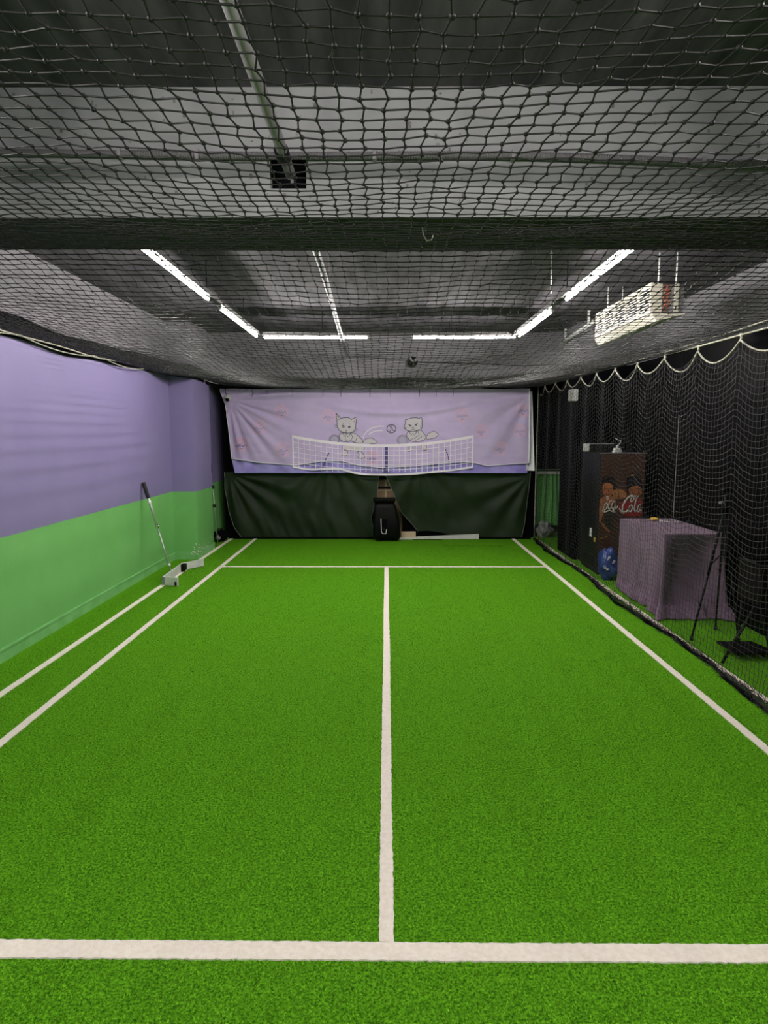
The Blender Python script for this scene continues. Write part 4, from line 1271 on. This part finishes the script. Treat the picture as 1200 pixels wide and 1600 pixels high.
build('base_plate', MB().add([(2.55, 4.80, 0.045), (2.56, 4.54, 0.045), (2.88, 4.54, 0.045), (2.82, 4.80, 0.045), (2.55, 4.80, 0.06), (2.56, 4.54, 0.06), (2.88, 4.54, 0.06), (2.82, 4.80, 0.06)],
      [(0,3,2,1),(4,5,6,7),(0,1,5,4),(1,2,6,5),(2,3,7,6),(3,0,4,7)]), 'black_plastic', t)

# ------------------------------------------------------------------ air conditioner under the ceiling
AX0, AX1, AY0, AY1, AZ0, AZ1 = 2.06, 2.33, 5.17, 6.50, 2.60, 2.81
t = thing('air_conditioner', 'white suspended air conditioner with a slatted grille under the ceiling', 'air conditioner', (2.3, 5.8, AZ0))
build('casing', MB().box(AX0+0.02, AX1, AY0+0.02, AY1, AZ0, AZ1, bev=0.008), 'silver', t)
gf = MB()
gf.box(AX0, AX0+0.02, AY0, AY1, AZ1-0.014, AZ1+0.01).box(AX0, AX0+0.02, AY0, AY1, AZ0-0.01, AZ0+0.014)
gf.box(AX0, AX0+0.02, AY0, AY0+0.02, AZ0+0.014, AZ1-0.014).box(AX0, AX0+0.02, AY1-0.02, AY1, AZ0+0.014, AZ1-0.014)
gr = build('grille_frame', gf, 'cream_plastic', t)
build('grille_back', MB().box(AX0+0.016, AX0+0.022, AY0+0.02, AY1-0.02, AZ0+0.01, AZ1-0.01), 'dark_metal', t)
for k in range(9):
    z = AZ0+0.026+k*0.0205
    mb = MB()
    mb.add([(AX0-0.002, AY0+0.02, z-0.006), (AX0+0.015, AY0+0.02, z+0.003), (AX0+0.015, AY0+0.02, z+0.007), (AX0-0.002, AY0+0.02, z+0.003),
            (AX0-0.002, AY1-0.02, z-0.006), (AX0+0.015, AY1-0.02, z+0.003), (AX0+0.015, AY1-0.02, z+0.007), (AX0-0.002, AY1-0.02, z+0.003)],
           [(0,1,2,3),(7,6,5,4),(0,4,5,1),(1,5,6,2),(2,6,7,3),(3,7,4,0)])
    build('slat', mb, 'cream_plastic', gr)
for k in range(4):
    y = AY0+0.25+k*0.28
    build('divider', MB().box(AX0-0.003, AX0+0.015, y, y+0.012, AZ0+0.014, AZ1-0.014), 'cream_plastic', gr)
mb = MB()
mb.add([(AX0+0.012, AY0-0.01, AZ0-0.014), (AX0+0.05, AY0-0.01, AZ0-0.075), (AX1, AY0-0.01, AZ0-0.02), (AX1, AY0-0.01, AZ0-0.014),
        (AX0+0.012, AY1+0.05, AZ0-0.014), (AX0+0.05, AY1+0.05, AZ0-0.075), (AX1, AY1+0.05, AZ0-0.02), (AX1, AY1+0.05, AZ0-0.014)],
       [(0,1,2,3),(7,6,5,4),(0,4,5,1),(1,5,6,2),(2,6,7,3),(3,7,4,0)])
build('air_outlet', mb, 'cream_plastic', t)
build('end_panel', MB().box(AX0+0.02, AX0+0.09, AY0, AY0+0.02, AZ0, AZ1), 'cream_plastic', t)
build('end_panel', MB().box(AX0+0.19, AX0+0.22, AY0, AY0+0.02, AZ0, AZ1), 'cream_plastic', t)
cp = MB()
for k, z in enumerate((AZ0+0.03, AZ0+0.07, AZ0+0.11, AZ0+0.15, AZ0+0.185)):
    xo = AX0+0.12+0.012*(k % 2)
    ctr = [(xo+0.018*math.cos(q*math.pi/5), AY0+0.008, z+0.018*math.sin(q*math.pi/5)) for q in range(11)]
    cp.tube(ctr, 0.006, 6)
build('copper_coil', cp, 'copper', t, True)
for (x, y) in ((AX0+0.08, AY0+0.06), (AX0+0.22, AY0+0.06), (AX0+0.08, AY1-0.1), (AX0+0.22, AY1-0.1)):
    build('hanger_rod', MB().tube([(x, y, AZ1-0.005), (x, y, ZC)], 0.006, 6), 'white_plastic', t, True)

# round fixture on the far beam, with cable
t = thing('round_fan', 'small round black fixture on the face of the far beam', 'fixture', (0.36, 9.2, 2.65))
build('housing', MB().tube([(0.36, 9.199, 2.65), (0.36, 9.14, 2.65)], 0.075, 20), 'black_plastic', t, True)
build('rim', MB().tube([(0.36+0.07*math.cos(k*math.pi/10), 9.137, 2.65+0.07*math.sin(k*math.pi/10)) for k in range(21)], 0.007, 6), 'dark_metal', t, True)
for k in range(4):
    a = k*math.pi/2+0.5
    build('blade', MB().tube([(0.36, 9.135, 2.65), (0.36+0.065*math.cos(a), 9.132, 2.65+0.065*math.sin(a))], [0.012, 0.018], 6), 'pipe' if k < 2 else 'dark_metal', t, True)
build('cable', MB().tube([(0.43, 9.19, 2.65), (0.7, 9.19, 2.645), (1.2, 9.19, 2.635), (1.9, 9.19, 2.60), (2.6, 9.19, 2.63)], 0.006, 6), 'black_plastic', t, True)
